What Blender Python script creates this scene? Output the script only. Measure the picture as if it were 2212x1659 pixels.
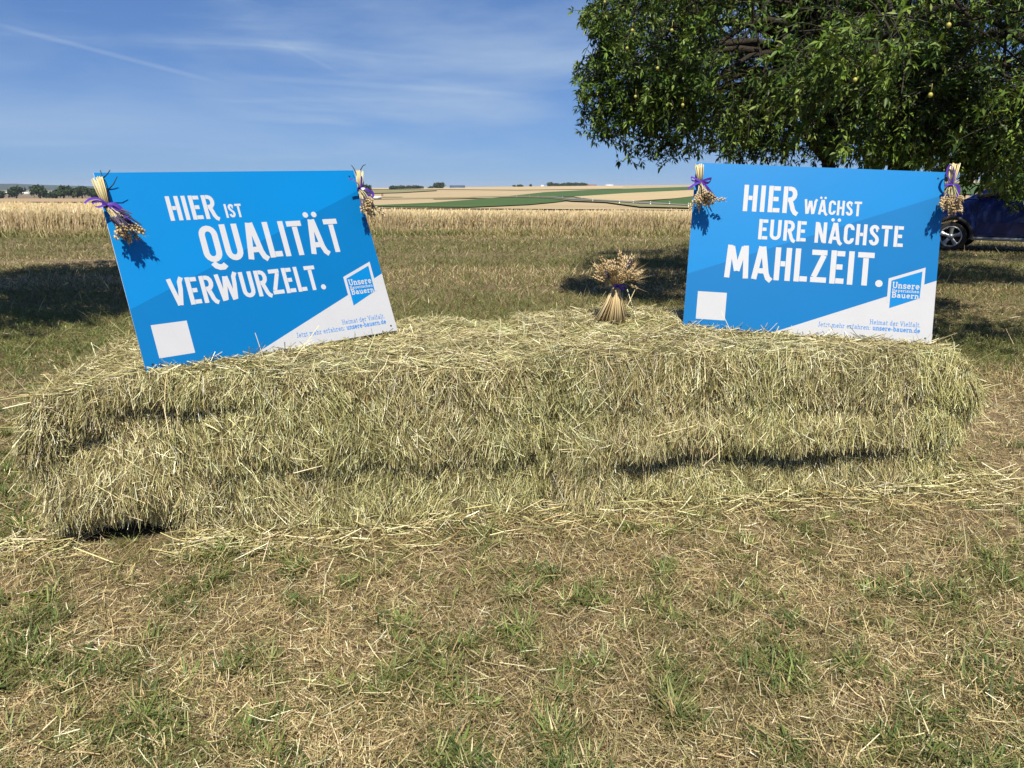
import bpy, math, random
import numpy as np
from mathutils import Matrix, Vector

R_ = math.radians
rng = np.random.default_rng(7)
random.seed(7)
SC = bpy.context.scene
COL = SC.collection
for _o in list(bpy.data.objects):
    bpy.data.objects.remove(_o)

# ------------------------------------------------------------------ camera, light, exposure
HC = 1.42                       # eye height
PITCH = R_(14.6)
F = 1618.3                      # focal length in pixels of a 2212 wide frame
CP, SP = math.cos(PITCH), math.sin(PITCH)
cam_data = bpy.data.cameras.new('camera')
cam_data.sensor_width = 36.0
cam_data.lens = 2950.0 / 4032.0 * 36.0
cam_data.clip_start = 0.05
cam_data.clip_end = 30000
cam = bpy.data.objects.new('camera', cam_data)
cam.location = (0, 0, HC)
cam.rotation_euler = (math.pi / 2 - PITCH, 0, 0)
COL.objects.link(cam)
SC.camera = cam

SUN_EL = 55.0
sun_data = bpy.data.lights.new('sun', 'SUN')
sun_data.energy = 5.0
sun_data.angle = R_(0.5)
sun_data.color = (1.0, 0.94, 0.80)
sun = bpy.data.objects.new('sun', sun_data)
sun.rotation_euler = (R_(90 - SUN_EL), 0, 0)
sun.location = (0, -20, 30)
COL.objects.link(sun)

SC.view_settings.view_transform = 'Standard'
SC.view_settings.look = 'None'
SC.view_settings.gamma = 1
SC.view_settings.exposure = 0.5


def pix_dir(px, py):
    """direction (world) of a point of the 2212 x 1659 frame"""
    cx, cy = (px - 1106.0) / F, -(py - 829.5) / F
    return np.array([cx, CP + cy * SP, -SP + cy * CP])


def build_world():
    w = bpy.data.worlds.new('World')
    SC.world = w
    w.use_nodes = True
    nt = w.node_tree
    N, L = nt.nodes, nt.links
    N.clear()
    out = N.new('ShaderNodeOutputWorld')
    bg = N.new('ShaderNodeBackground')
    bg.inputs['Strength'].default_value = 0.0715
    sky = N.new('ShaderNodeTexSky')
    sky.sky_type = 'NISHITA'
    sky.sun_disc = False
    sky.sun_elevation = R_(SUN_EL)
    sky.sun_rotation = R_(180)
    sky.altitude = 2000
    sky.air_density = 1.0
    sky.dust_density = 0.0
    sky.ozone_density = 6.0
    tc = N.new('ShaderNodeTexCoord')

    def math_(op, a, b=None, c=None, clamp=False):
        n = N.new('ShaderNodeMath')
        n.operation = op
        n.use_clamp = clamp
        for i, v in enumerate((a, b, c)):
            if v is None:
                continue
            if isinstance(v, (int, float)):
                n.inputs[i].default_value = v
            else:
                L.new(v, n.inputs[i])
        return n.outputs[0]

    def dot(v):
        n = N.new('ShaderNodeVectorMath')
        n.operation = 'DOT_PRODUCT'
        L.new(tc.outputs['Generated'], n.inputs[0])
        n.inputs[1].default_value = v
        return n.outputs['Value']

    def ramp(v, lo, hi):
        n = N.new('ShaderNodeMapRange')
        n.inputs['From Min'].default_value = lo
        n.inputs['From Max'].default_value = hi
        n.interpolation_type = 'SMOOTHSTEP'
        L.new(v, n.inputs['Value'])
        return n.outputs['Result']

    # thin cirrus sheets: noise stretched along the horizon
    def cirrus(scale, rot, seed, lo, hi):
        mp = N.new('ShaderNodeMapping')
        mp.inputs['Scale'].default_value = scale
        mp.inputs['Rotation'].default_value = rot
        mp.inputs['Location'].default_value = (seed, seed * 0.7, 0)
        L.new(tc.outputs['Generated'], mp.inputs['Vector'])
        nz = N.new('ShaderNodeTexNoise')
        nz.inputs['Scale'].default_value = 1.0
        nz.inputs['Detail'].default_value = 6.0
        nz.inputs['Roughness'].default_value = 0.55
        nz.inputs['Distortion'].default_value = 0.4
        L.new(mp.outputs['Vector'], nz.inputs['Vector'])
        return ramp(nz.outputs['Fac'], lo, hi)
    c1 = cirrus((1.5, 1.5, 9.0), (0.0, R_(7), 0.0), 3.1, 0.47, 0.80)
    c2 = cirrus((3.0, 3.0, 30.0), (0.0, R_(10), 0.0), 9.4, 0.54, 0.85)
    fac = math_('ADD', math_('MULTIPLY', c1, 0.72), math_('MULTIPLY', c2, 0.45))
    # contrails: narrow bands around great circles
    trails = [((0, 54), (452, 173), 0.0022, 0.20), ((532, 166), (1120, 204), 0.003, 0.15),
              ((486, 245), (800, 263), 0.006, 0.14), ((610, 95), (725, 153), 0.0018, 0.09)]
    for k, (a, b, wd, amt) in enumerate(trails):
        va, vb = pix_dir(*a), pix_dir(*b)
        va /= np.linalg.norm(va)
        vb /= np.linalg.norm(vb)
        n = np.cross(va, vb)
        n /= np.linalg.norm(n)
        mid = va + vb
        mid /= np.linalg.norm(mid)
        half = math.acos(float(va @ mid))
        d = math_('ABSOLUTE', dot(tuple(n)))
        band = math_('SUBTRACT', 1.0, ramp(d, wd * 0.3, wd * 1.6), clamp=True)
        along = ramp(dot(tuple(mid)), math.cos(half * 1.25), math.cos(half * 0.6))
        t = math_('MULTIPLY', math_('MULTIPLY', band, along), amt)
        fac = math_('ADD', fac, t, clamp=True)
    # a clear dry day: soften the bright band along the horizon, keep the blue
    gm = N.new('ShaderNodeGamma')
    gm.inputs['Gamma'].default_value = 0.6
    L.new(sky.outputs['Color'], gm.inputs['Color'])
    tn = N.new('ShaderNodeMix')
    tn.data_type = 'RGBA'
    tn.blend_type = 'MULTIPLY'
    tn.inputs['Factor'].default_value = 1.0
    L.new(gm.outputs['Color'], tn.inputs['A'])
    tn.inputs['B'].default_value = (0.86, 1.27, 1.97, 1)
    mix = N.new('ShaderNodeMix')
    mix.data_type = 'RGBA'
    L.new(fac, mix.inputs['Factor'])
    L.new(tn.outputs['Result'], mix.inputs['A'])
    mix.inputs['B'].default_value = (4.4, 5.7, 7.5, 1)
    L.new(mix.outputs['Result'], bg.inputs['Color'])
    L.new(bg.outputs['Background'], out.inputs['Surface'])


build_world()

# ------------------------------------------------------------------ helpers
def hash01(ix, iy, iz, seed):
    n = (ix.astype(np.uint32) * np.uint32(374761393) + iy.astype(np.uint32) * np.uint32(668265263)
         + iz.astype(np.uint32) * np.uint32(2246822519) + np.uint32(seed * 3266489917 & 0xffffffff))
    n ^= n >> np.uint32(13)
    n *= np.uint32(1274126177)
    n ^= n >> np.uint32(16)
    n *= np.uint32(2654435761)
    n ^= n >> np.uint32(15)
    return n.astype(np.float64) / 4294967295.0


def vnoise(p, seed=0):
    """value noise, p (N,3) or (N,2), range -1..1"""
    p = np.asarray(p, float)
    if p.shape[1] == 2:
        p = np.c_[p, np.zeros(len(p))]
    i = np.floor(p).astype(np.int64)
    f = p - i
    f = f * f * (3 - 2 * f)
    v = 0
    for dx in (0, 1):
        for dy in (0, 1):
            for dz in (0, 1):
                w = (f[:, 0] if dx else 1 - f[:, 0]) * (f[:, 1] if dy else 1 - f[:, 1]) * (f[:, 2] if dz else 1 - f[:, 2])
                v = v + w * hash01(i[:, 0] + dx, i[:, 1] + dy, i[:, 2] + dz, seed)
    return v * 2 - 1


def fbm(p, seed=0, oct=3):
    v, a, t = 0, 1.0, 0
    p = np.asarray(p, float)
    for k in range(oct):
        v = v + a * vnoise(p * 2 ** k + 17.3 * k, seed + k)
        t += a
        a *= 0.5
    return v / t


def norm(v):
    return v / np.maximum(np.linalg.norm(v, axis=-1, keepdims=True), 1e-9)


def smooth(x, a, b):
    t = np.clip((x - a) / (b - a), 0, 1)
    return t * t * (3 - 2 * t)


class MB:
    """collects vertices, quads and triangles (with a colour per vertex and a material index per face)"""
    def __init__(self):
        self.v, self.c, self.q, self.t, self.qm, self.tm = [], [], [], [], [], []
        self.n = 0

    def add(self, v, quads=None, tris=None, col=(1, 1, 1), m=0):
        v = np.asarray(v, float).reshape(-1, 3)
        c = np.asarray(col, float)
        if c.ndim == 1:
            c = np.tile(c, (len(v), 1))
        self.v.append(v)
        self.c.append(c)
        if quads is not None and len(quads):
            q = np.asarray(quads, np.int64).reshape(-1, 4)
            self.q.append(q + self.n)
            self.qm.append(np.full(len(q), m))
        if tris is not None and len(tris):
            t = np.asarray(tris, np.int64).reshape(-1, 3)
            self.t.append(t + self.n)
            self.tm.append(np.full(len(t), m))
        self.n += len(v)

    def box(self, x0, x1, y0, y1, z0, z1, m=0, col=(1, 1, 1)):
        v = [(x, y, z) for z in (z0, z1) for y in (y0, y1) for x in (x0, x1)]
        self.add(v, [(0, 2, 3, 1), (4, 5, 7, 6), (0, 1, 5, 4), (2, 6, 7, 3), (0, 4, 6, 2), (1, 3, 7, 5)], m=m, col=col)

    def tube(self, pts, rad, k=6, m=0, col=(1, 1, 1), cap=True):
        pts = np.asarray(pts, float)
        rad = np.broadcast_to(np.asarray(rad, float), (len(pts),))
        tan = norm(np.gradient(pts, axis=0))
        ref = np.array([0, 0, 1.0]) if abs(tan[0][2]) < 0.9 else np.array([1.0, 0, 0])
        vs = []
        for p, t, r in zip(pts, tan, rad):
            a = np.cross(t, ref)
            if np.linalg.norm(a) < 1e-6:
                a = np.cross(t, (0.3, 1, 0.2))
            a /= np.linalg.norm(a)
            b = np.cross(t, a)
            ref = -np.cross(t, a) if False else ref
            for j in range(k):
                an = 2 * math.pi * j / k
                vs.append(p + r * (a * math.cos(an) + b * math.sin(an)))
        q = []
        for i in range(len(pts) - 1):
            for j in range(k):
                q.append((i * k + j, i * k + (j + 1) % k, (i + 1) * k + (j + 1) % k, (i + 1) * k + j))
        tr = []
        if cap:
            base = len(vs)
            vs += [pts[0], pts[-1]]
            e = (len(pts) - 1) * k
            for j in range(k):
                tr.append((base, (j + 1) % k, j))
                tr.append((base + 1, e + j, e + (j + 1) % k))
        self.add(vs, q, tr, col=col, m=m)

    def build(self, name, mats, parent=None, smooth_=False, tint=True):
        me = bpy.data.meshes.new(name)
        V = np.concatenate(self.v) if self.v else np.zeros((0, 3))
        Cc = np.concatenate(self.c) if self.c else np.zeros((0, 3))
        q = np.concatenate(self.q) if self.q else np.zeros((0, 4), np.int64)
        t = np.concatenate(self.t) if self.t else np.zeros((0, 3), np.int64)
        mi = np.concatenate(([np.concatenate(self.qm)] if self.q else []) + ([np.concatenate(self.tm)] if self.t else []))
        me.vertices.add(len(V))
        me.vertices.foreach_set('co', V.astype(np.float32).ravel())
        me.loops.add(len(q) * 4 + len(t) * 3)
        me.loops.foreach_set('vertex_index', np.concatenate((q.ravel(), t.ravel())).astype(np.int32))
        me.polygons.add(len(q) + len(t))
        st = np.concatenate((np.arange(len(q)) * 4, len(q) * 4 + np.arange(len(t)) * 3))
        me.polygons.foreach_set('loop_start', st.astype(np.int32))
        me.polygons.foreach_set('material_index', mi.astype(np.int32))
        if smooth_:
            me.polygons.foreach_set('use_smooth', np.ones(len(q) + len(t), bool))
        me.update(calc_edges=True)
        if tint:
            a = me.attributes.new('tint', 'FLOAT_COLOR', 'POINT')
            a.data.foreach_set('color', np.c_[Cc, np.ones(len(Cc))].astype(np.float32).ravel())
        if not isinstance(mats, (list, tuple)):
            mats = [mats]
        for m in mats:
            me.materials.append(m)
        o = bpy.data.objects.new(name, me)
        COL.objects.link(o)
        if parent is not None:
            o.parent = parent
        return o


def tag(o, label=None, cat=None, group=None, kind=None):
    for k, v in (('label', label), ('category', cat), ('group', group), ('kind', kind)):
        if v:
            o[k] = v
    return o


def empty(name, loc=(0, 0, 0), rz=0.0):
    o = bpy.data.objects.new(name, None)
    COL.objects.link(o)
    o.location = loc
    o.rotation_euler = (0, 0, rz)
    return o


def strands(mb, p, d, w, Ln, Wd, bend, col, m=0, taper=1.0):
    """ribbons: p base, d direction, w width direction, Ln, Wd (N), bend (N,3) offset added at the tip (half in the middle, squared)"""
    n = len(p)
    Ln, Wd = Ln[:, None], Wd[:, None]
    side = norm(np.cross(np.cross(d, w), d)) * Wd * 0.5
    mid = p + d * Ln * 0.5 + bend * 0.28
    tip = p + d * Ln + bend
    V = np.stack((p - side, p + side, mid - side, mid + side, tip - side * taper, tip + side * taper), 1).reshape(-1, 3)
    b = np.arange(n)[:, None] * 6
    q = np.concatenate((b + np.array([[0, 1, 3, 2]]), b + np.array([[2, 3, 5, 4]])), 0)
    mb.add(V, q, col=np.repeat(col, 6, 0), m=m)


def pick(cols, n, jit=0.12, weights=None):
    cols = np.asarray(cols, float)
    i = rng.choice(len(cols), n, p=weights)
    return np.clip(cols[i] * (1 + jit * rng.standard_normal((n, 1))) * (1 + 0.04 * rng.standard_normal((n, 3))), 0.004, 0.95)


# ------------------------------------------------------------------ materials
def new_mat(name):
    m = bpy.data.materials.new(name)
    m.use_nodes = True
    nt = m.node_tree
    return m, nt, nt.nodes, nt.links, nt.nodes['Principled BSDF']


def plain(name, col, rough=0.6, spec=0.3, metal=0.0, noise=None, coat=0.0):
    m, nt, N, L, b = new_mat(name)
    b.inputs['Base Color'].default_value = (*col, 1)
    b.inputs['Roughness'].default_value = rough
    b.inputs['Specular IOR Level'].default_value = spec
    b.inputs['Metallic'].default_value = metal
    b.inputs['Coat Weight'].default_value = coat
    if noise:
        scale, amt = noise
        tc = N.new('ShaderNodeTexCoord')
        nz = N.new('ShaderNodeTexNoise')
        nz.inputs['Scale'].default_value = scale
        nz.inputs['Detail'].default_value = 5
        L.new(tc.outputs['Object'], nz.inputs['Vector'])
        mr = N.new('ShaderNodeMapRange')
        mr.inputs['To Min'].default_value = 1 - amt
        mr.inputs['To Max'].default_value = 1 + amt
        L.new(nz.outputs['Fac'], mr.inputs['Value'])
        mx = N.new('ShaderNodeVectorMath')
        mx.operation = 'SCALE'
        mx.inputs[0].default_value = col
        L.new(mr.outputs['Result'], mx.inputs['Scale'])
        L.new(mx.outputs['Vector'], b.inputs['Base Color'])
    return m


def tinted(name, rough=0.55, spec=0.25, trans=0.0):
    """colour from the 'tint' attribute, optional translucency (leaves, blades)"""
    m, nt, N, L, b = new_mat(name)
    at = N.new('ShaderNodeAttribute')
    at.attribute_name = 'tint'
    L.new(at.outputs['Color'], b.inputs['Base Color'])
    b.inputs['Roughness'].default_value = rough
    b.inputs['Specular IOR Level'].default_value = spec
    if trans:
        tr = N.new('ShaderNodeBsdfTranslucent')
        hs = N.new('ShaderNodeHueSaturation')
        hs.inputs['Hue'].default_value = 0.48
        hs.inputs['Saturation'].default_value = 1.1
        hs.inputs['Value'].default_value = 1.3
        L.new(at.outputs['Color'], hs.inputs['Color'])
        L.new(hs.outputs['Color'], tr.inputs['Color'])
        mx = N.new('ShaderNodeMixShader')
        mx.inputs[0].default_value = trans
        L.new(b.outputs[0], mx.inputs[1])
        L.new(tr.outputs[0], mx.inputs[2])
        L.new(mx.outputs[0], N['Material Output'].inputs['Surface'])
    return m


def mottled(name, cols, scales, rough=0.9, bump=0.0, stretch=(1, 1, 1), rotz=0.0, bscale=30):
    """ground-like surface: two layers of noise run through a colour ramp, world-sized"""
    m, nt, N, L, b = new_mat(name)
    tc = N.new('ShaderNodeTexCoord')
    mp = N.new('ShaderNodeMapping')
    mp.inputs['Scale'].default_value = stretch
    mp.inputs['Rotation'].default_value = (0, 0, rotz)
    L.new(tc.outputs['Object'], mp.inputs['Vector'])
    fac = None
    for s in scales:
        nz = N.new('ShaderNodeTexNoise')
        nz.inputs['Scale'].default_value = s
        nz.inputs['Detail'].default_value = 6
        nz.inputs['Roughness'].default_value = 0.65
        L.new(mp.outputs['Vector'], nz.inputs['Vector'])
        if fac is None:
            fac = nz.outputs['Fac']
        else:
            a = N.new('ShaderNodeMix')
            a.inputs['Factor'].default_value = 0.5
            L.new(fac, a.inputs['A'])
            L.new(nz.outputs['Fac'], a.inputs['B'])
            fac = a.outputs['Result']
    cr = N.new('ShaderNodeValToRGB')
    els = cr.color_ramp.elements
    k = len(cols)
    while len(els) < k:
        els.new(0.5)
    for i, c in enumerate(cols):
        els[i].position = 0.32 + 0.36 * i / max(1, k - 1)
        els[i].color = (*c, 1)
    L.new(fac, cr.inputs['Fac'])
    L.new(cr.outputs['Color'], b.inputs['Base Color'])
    b.inputs['Roughness'].default_value = rough
    b.inputs['Specular IOR Level'].default_value = 0.15
    if bump:
        nz = N.new('ShaderNodeTexNoise')
        nz.inputs['Scale'].default_value = bscale
        nz.inputs['Detail'].default_value = 6
        L.new(tc.outputs['Object'], nz.inputs['Vector'])
        bp = N.new('ShaderNodeBump')
        bp.inputs['Strength'].default_value = bump
        bp.inputs['Distance'].default_value = 0.03
        L.new(nz.outputs['Fac'], bp.inputs['Height'])
        L.new(bp.outputs['Normal'], b.inputs['Normal'])
    return m


M_soil = mottled('dry_soil', [(0.10, 0.075, 0.045), (0.19, 0.14, 0.085), (0.27, 0.205, 0.13)], [3.0, 24.0], bump=0.8)
M_hay_core = mottled('packed_hay', [(0.06, 0.05, 0.022), (0.13, 0.11, 0.05), (0.22, 0.19, 0.095)], [18.0, 70.0], bump=1.0, bscale=80)
M_hay = tinted('hay_strands', rough=0.4, spec=0.45)
M_blade = tinted('grass_blades', rough=0.55, spec=0.25, trans=0.18)
M_wheat = tinted('ripe_wheat', rough=0.6, spec=0.2)
M_leaf = tinted('tree_leaves', rough=0.45, spec=0.25, trans=0.14)
M_farleaf = tinted('distant_leaves', rough=0.7, spec=0.1)
M_bark = mottled('bark', [(0.018, 0.015, 0.012), (0.035, 0.029, 0.023), (0.06, 0.05, 0.04)], [8.0, 40.0], bump=0.8, stretch=(1, 1, 0.25))
M_straw = tinted('straw_stalks', rough=0.5, spec=0.3)
M_ribbon = plain('purple_satin', (0.085, 0.03, 0.31), rough=0.33, spec=0.6, noise=(60, 0.35))

# ------------------------------------------------------------------ terrain
# row of the frame at which the ground stands, for depths Y and slopes s = X / Y (real heights follow from it)
YK = np.array([25., 45, 60, 120, 180, 250, 350, 500, 700, 1000, 1300, 1800, 3000, 9000])
SK = np.array([-0.70, -0.50, -0.30, -0.18, 0.0, 0.24, 0.40, 0.62])
flat = 829.5 + F * math.tan(math.atan2(HC, 25.0) - PITCH)
PROF = np.array([
    [flat, 470, 457, 447, 436, 433.0, 431.5, 430.5, 429, 424, 418, 412, 411, 411],
    [flat, 472, 459, 449, 438, 434.5, 432.5, 430.5, 428, 422, 416, 411, 411, 411],
    [flat, 474, 463, 455, 447, 440.0, 433.5, 428.0, 422, 417, 414, 411, 411, 411],
    [flat, 476, 468, 461, 453, 443.0, 433.5, 424.5, 416, 410, 407.0, 408, 409, 410],
    [flat, 478, 470, 463, 454, 442.5, 433.0, 422.5, 413.5, 407, 403.8, 405, 408, 409],
    [flat, 479, 471, 464, 457, 447.0, 438.0, 426.0, 414, 405, 400.3, 402, 406, 408],
    [flat, 478, 469, 460, 451, 441.0, 431.0, 419.0, 409, 400, 396.0, 398, 404, 408],
    [flat, 474, 462, 450, 441, 431.0, 420.0, 411.0, 403, 395, 390.5, 393, 402, 408]])


def row_of(Y, s):
    s = np.clip(s, SK[0], SK[-1])
    i = np.clip(np.searchsorted(SK, s) - 1, 0, len(SK) - 2)
    f = (s - SK[i]) / (SK[i + 1] - SK[i])
    lY, lK = np.log(np.clip(Y, YK[0], YK[-1])), np.log(YK)
    out = np.zeros_like(lY)
    tab = np.stack([np.interp(lY, lK, PROF[r]) for r in range(len(SK))], 1)
    k = np.arange(len(lY))
    return tab[k, i] * (1 - f) + tab[k, i + 1] * f


def ground(X, Y):
    X, Y = np.atleast_1d(np.asarray(X, float)), np.atleast_1d(np.asarray(Y, float))
    X, Y = np.broadcast_arrays(X, Y)
    X, Y = X.ravel(), Y.ravel()
    s = X / np.maximum(Y, 1.0)
    row = row_of(Y, s)
    dep = np.arctan((row - 829.5) / F) + PITCH
    z = HC - np.maximum(Y, 25) * np.tan(dep)
    w = smooth(Y, 22, 30)
    return np.where(Y < 22, 0.0, z * w)


def unproject(px, py):
    """points of the frame (far ground only, Y > 180) onto the terrain"""
    px, py = np.broadcast_arrays(np.asarray(px, float), np.asarray(py, float))
    t = (py - 829.5) / F
    dep = np.tan(np.arctan(t) + PITCH)
    s = (px - 1106.0) / F * (CP + dep * SP)
    lo, hi = np.full(px.shape, 150.0), np.full(px.shape, 1299.0)
    for _ in range(40):
        mid = np.sqrt(lo * hi)
        r = row_of(mid.ravel(), s.ravel()).reshape(px.shape)
        far = r > py
        lo = np.where(far, mid, lo)
        hi = np.where(far, hi, mid)
    Y = np.sqrt(lo * hi)
    return s * Y, Y


def build_ground():
    y = np.unique(np.concatenate((np.linspace(-40, 0, 9), np.arange(0, 22, 0.5), np.linspace(22, 30, 17),
                                  np.geomspace(30, 9000, 150), YK)))
    xp = np.concatenate((np.arange(0, 8, 0.5), np.geomspace(8, 7000, 110)))
    x = np.concatenate((-xp[:0:-1], xp))
    XX, YY = np.meshgrid(x, y)
    Z = ground(XX.ravel(), YY.ravel())
    near = smooth(np.hypot(XX.ravel(), YY.ravel()), 30, 20)
    Z = Z + near * 0.02 * fbm(np.c_[XX.ravel(), YY.ravel()] * 0.9, 5)
    nx, ny = len(x), len(y)
    i = (np.arange(ny - 1)[:, None] * nx + np.arange(nx - 1)[None]).ravel()
    mb = MB()
    mb.add(np.c_[XX.ravel(), YY.ravel(), Z], np.stack((i, i + 1, i + nx + 1, i + nx), 1))
    o = mb.build('ground', M_soil, smooth_=True, tint=False)
    tag(o, kind='structure')


build_ground()


def patch(name, top, bot, mat, lift=1.0, nx=60, ny=10):
    """a field between two lines of the far slope, laid on the terrain"""
    top, bot = np.array(top, float), np.array(bot, float)
    u = np.linspace(0, 1, nx)
    tx = top[0, 0] + (top[-1, 0] - top[0, 0]) * u
    bx = bot[0, 0] + (bot[-1, 0] - bot[0, 0]) * u
    ty, by = np.interp(tx, top[:, 0], top[:, 1]), np.interp(bx, bot[:, 0], bot[:, 1])
    v = np.linspace(0, 1, ny)[:, None]
    px, py = bx + (tx - bx) * v, by + (ty - by) * v
    X, Y = unproject(px, py)
    Z = ground(X.ravel(), Y.ravel()) + lift * (0.08 + 0.0009 * Y.ravel())
    i = (np.arange(ny - 1)[:, None] * nx + np.arange(nx - 1)[None]).ravel()
    mb = MB()
    mb.add(np.c_[X.ravel(), Y.ravel(), Z], np.stack((i, i + 1, i + nx + 1, i + nx), 1))
    return tag(mb.build(name, mat, smooth_=True, tint=False), kind='structure')


def zb(pts):      # points read off an enlargement of the middle distance
    return [((1300 + x * 0.678) / 1.823, (680 + y * 0.678) / 1.823) for x, y in pts]


M_stub = mottled('stubble', [(0.31, 0.23, 0.125), (0.40, 0.305, 0.175), (0.48, 0.38, 0.235)], [0.05, 0.4], stretch=(0.08, 1, 1), rotz=0.08)
M_stub2 = mottled('ripe_barley', [(0.39, 0.295, 0.155), (0.45, 0.345, 0.19), (0.50, 0.395, 0.235)], [0.02, 0.2], stretch=(0.3, 1, 1), rotz=-0.1)
M_brown = mottled('harvested_soil', [(0.27, 0.19, 0.11), (0.35, 0.25, 0.15), (0.42, 0.31, 0.19)], [0.03, 0.2], stretch=(0.2, 1, 1))
M_crop = mottled('green_crop', [(0.04, 0.075, 0.02), (0.06, 0.105, 0.028), (0.085, 0.135, 0.038)], [0.1, 0.8], stretch=(0.15, 1, 1))
M_verge = mottled('grassy_verge', [(0.15, 0.155, 0.065), (0.22, 0.205, 0.095), (0.31, 0.26, 0.13)], [0.05, 0.4])
M_road = mottled('worn_asphalt', [(0.16, 0.155, 0.145), (0.2, 0.195, 0.18)], [0.3])


def build_fields():
    # whole far slope: stubble
    patch('stubble_field', [(-700, 432.6), (300, 431.5), (560, 416.0), (800, 407.6), (1106, 404.4), (1490, 401.0), (2110, 391.4), (2900, 391.4)],
          [(-700, 446), (400, 448), (700, 451), (1106, 453), (1500, 456), (2110, 440), (2900, 440)], M_stub, 1.0, 140, 60)
    patch('harvested_field', [(-700, 432.5), (320, 432.8)], [(-700, 440), (320, 441)], M_brown, 2.0)
    patch('ripe_field', zb([(0, 97), (620, 95), (1100, 92), (1700, 84)]), zb([(0, 104), (620, 104), (1100, 108), (1700, 100)]), M_stub2, 1.7)
    patch('far_hedge_bank', zb([(150, 109), (620, 107)]), zb([(150, 132), (420, 124), (620, 112)]), M_verge, 2.0)
    patch('green_field', zb([(980, 152), (1250, 122), (1500, 109), (2110, 90), (2400, 82)]), zb([(980, 154), (1280, 150), (1450, 149), (1700, 129), (2110, 108), (2400, 98)]), M_crop, 2.0)
    patch('green_field', zb([(150, 205), (300, 198), (600, 184), (900, 160), (1000, 152), (1250, 158), (1380, 170)]),
          zb([(150, 206), (400, 209), (800, 212), (1150, 196), (1300, 182), (1380, 171)]), M_crop, 2.0)
    patch('green_field', zb([(1620, 186), (1850, 176), (2000, 162), (2110, 148), (2400, 120)]), zb([(1620, 188), (1760, 190), (2110, 204), (2400, 216)]), M_crop, 2.0)
    patch('verge_strip', zb([(600, 160), (850, 153), (1100, 150), (1280, 151), (1400, 160), (1600, 171), (1800, 181), (2110, 200), (2400, 216)]),
          zb([(600, 163), (850, 158), (1100, 155), (1280, 160), (1400, 176), (1600, 184), (1800, 212), (2110, 219), (2400, 230)]), M_verge, 2.6, 100, 8)
    patch('road', zb([(820, 155), (1100, 151.5), (1280, 153), (1400, 164), (1600, 174), (1800, 186), (2110, 205), (2400, 220)]),
          zb([(820, 156), (1100, 153), (1280, 157), (1400, 172), (1600, 180), (1800, 194), (2110, 209), (2400, 225)]), M_road, 3.2, 100, 5)
    patch('ripe_field', zb([(1420, 150), (1700, 130), (2110, 110), (2400, 98)]), zb([(1420, 152), (1560, 170), (1760, 176), (2000, 160), (2110, 147), (2400, 125)]), M_stub2, 2.2)
    # strip seen beyond the car, under the tree
    patch('green_field', [(2000, 399.5), (2300, 397), (2900, 397)], [(2000, 424), (2300, 424), (2900, 424)], M_crop, 2.4)
    # narrow dark lines between the plots
    patch('field_edge', zb([(0, 163), (400, 157), (850, 151)]), zb([(0, 166), (400, 160), (850, 153)]), M_verge, 2.2)
    patch('field_edge', zb([(150, 148), (420, 147)]), zb([(150, 151), (420, 149)]), M_verge, 2.2)


build_fields()


def build_hills():
    M = mottled('wooded_hills', [(0.02, 0.034, 0.02), (0.03, 0.046, 0.026), (0.045, 0.06, 0.034)], [0.004, 0.03])
    x = np.linspace(-6500, -900, 120)
    top = np.interp(x / 4200, [-1.5, -0.69, -0.64, -0.60, -0.53, -0.46, -0.40, -0.33, -0.2], [402, 397, 397, 399.5, 403, 404, 406, 409, 418])
    top = top + 0.7 * fbm(np.c_[x / 180, x * 0], 3, 4)
    dep = np.arctan((top - 829.5) / F) + PITCH
    zt = HC - 4200 * np.tan(dep)
    V = []
    ys = np.array([3300, 3600, 3900, 4200, 4500, 5000])
    hs = np.array([0.0, 0.45, 0.8, 1.0, 0.7, 0.0])
    for yy, h in zip(ys, hs):
        zz = -25 + (zt + 25) * h + (4 * h * fbm(np.c_[x / 90, x * 0 + yy / 90], 8, 3) if 0 < h < 1 else 0)
        V.append(np.c_[x * yy / 4200, np.full_like(x, yy), zz])
    n = len(x)
    i = (np.arange(len(ys) - 1)[:, None] * n + np.arange(n - 1)[None]).ravel()
    mb = MB()
    mb.add(np.concatenate(V), np.stack((i, i + 1, i + n + 1, i + n), 1))
    tag(mb.build('hills', M, smooth_=True, tint=False), kind='structure')


build_hills()


# ------------------------------------------------------------------ trees
def leaves(mb, p, d, up, Ln, Wd, col, fold=0.25, droop=0.2, m=0):
    """folded leaves: base p, direction d, face normal up"""
    n = len(p)
    d = norm(d)
    side = norm(np.cross(d, up))
    nn = np.cross(side, d)
    Ln, Wd = Ln[:, None], Wd[:, None]
    mid = p + d * Ln * 0.45
    tip = p + d * Ln - nn * Ln * droop
    l = mid - side * Wd * 0.5 + nn * Wd * fold
    r = mid + side * Wd * 0.5 + nn * Wd * fold
    V = np.stack((p, r, tip, mid, l), 1).reshape(-1, 3)
    b = np.arange(n)[:, None] * 5
    q = np.concatenate((b + np.array([[0, 1, 2, 3]]), b + np.array([[0, 3, 2, 4]])), 0)
    mb.add(V, q, col=np.repeat(col, 5, 0), m=m)


def rand_dir(n):
    return norm(rng.standard_normal((n, 3)))


LEAFC = [(0.075, 0.13, 0.018), (0.11, 0.17, 0.025), (0.05, 0.09, 0.015), (0.15, 0.21, 0.042), (0.034, 0.062, 0.012)]


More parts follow.
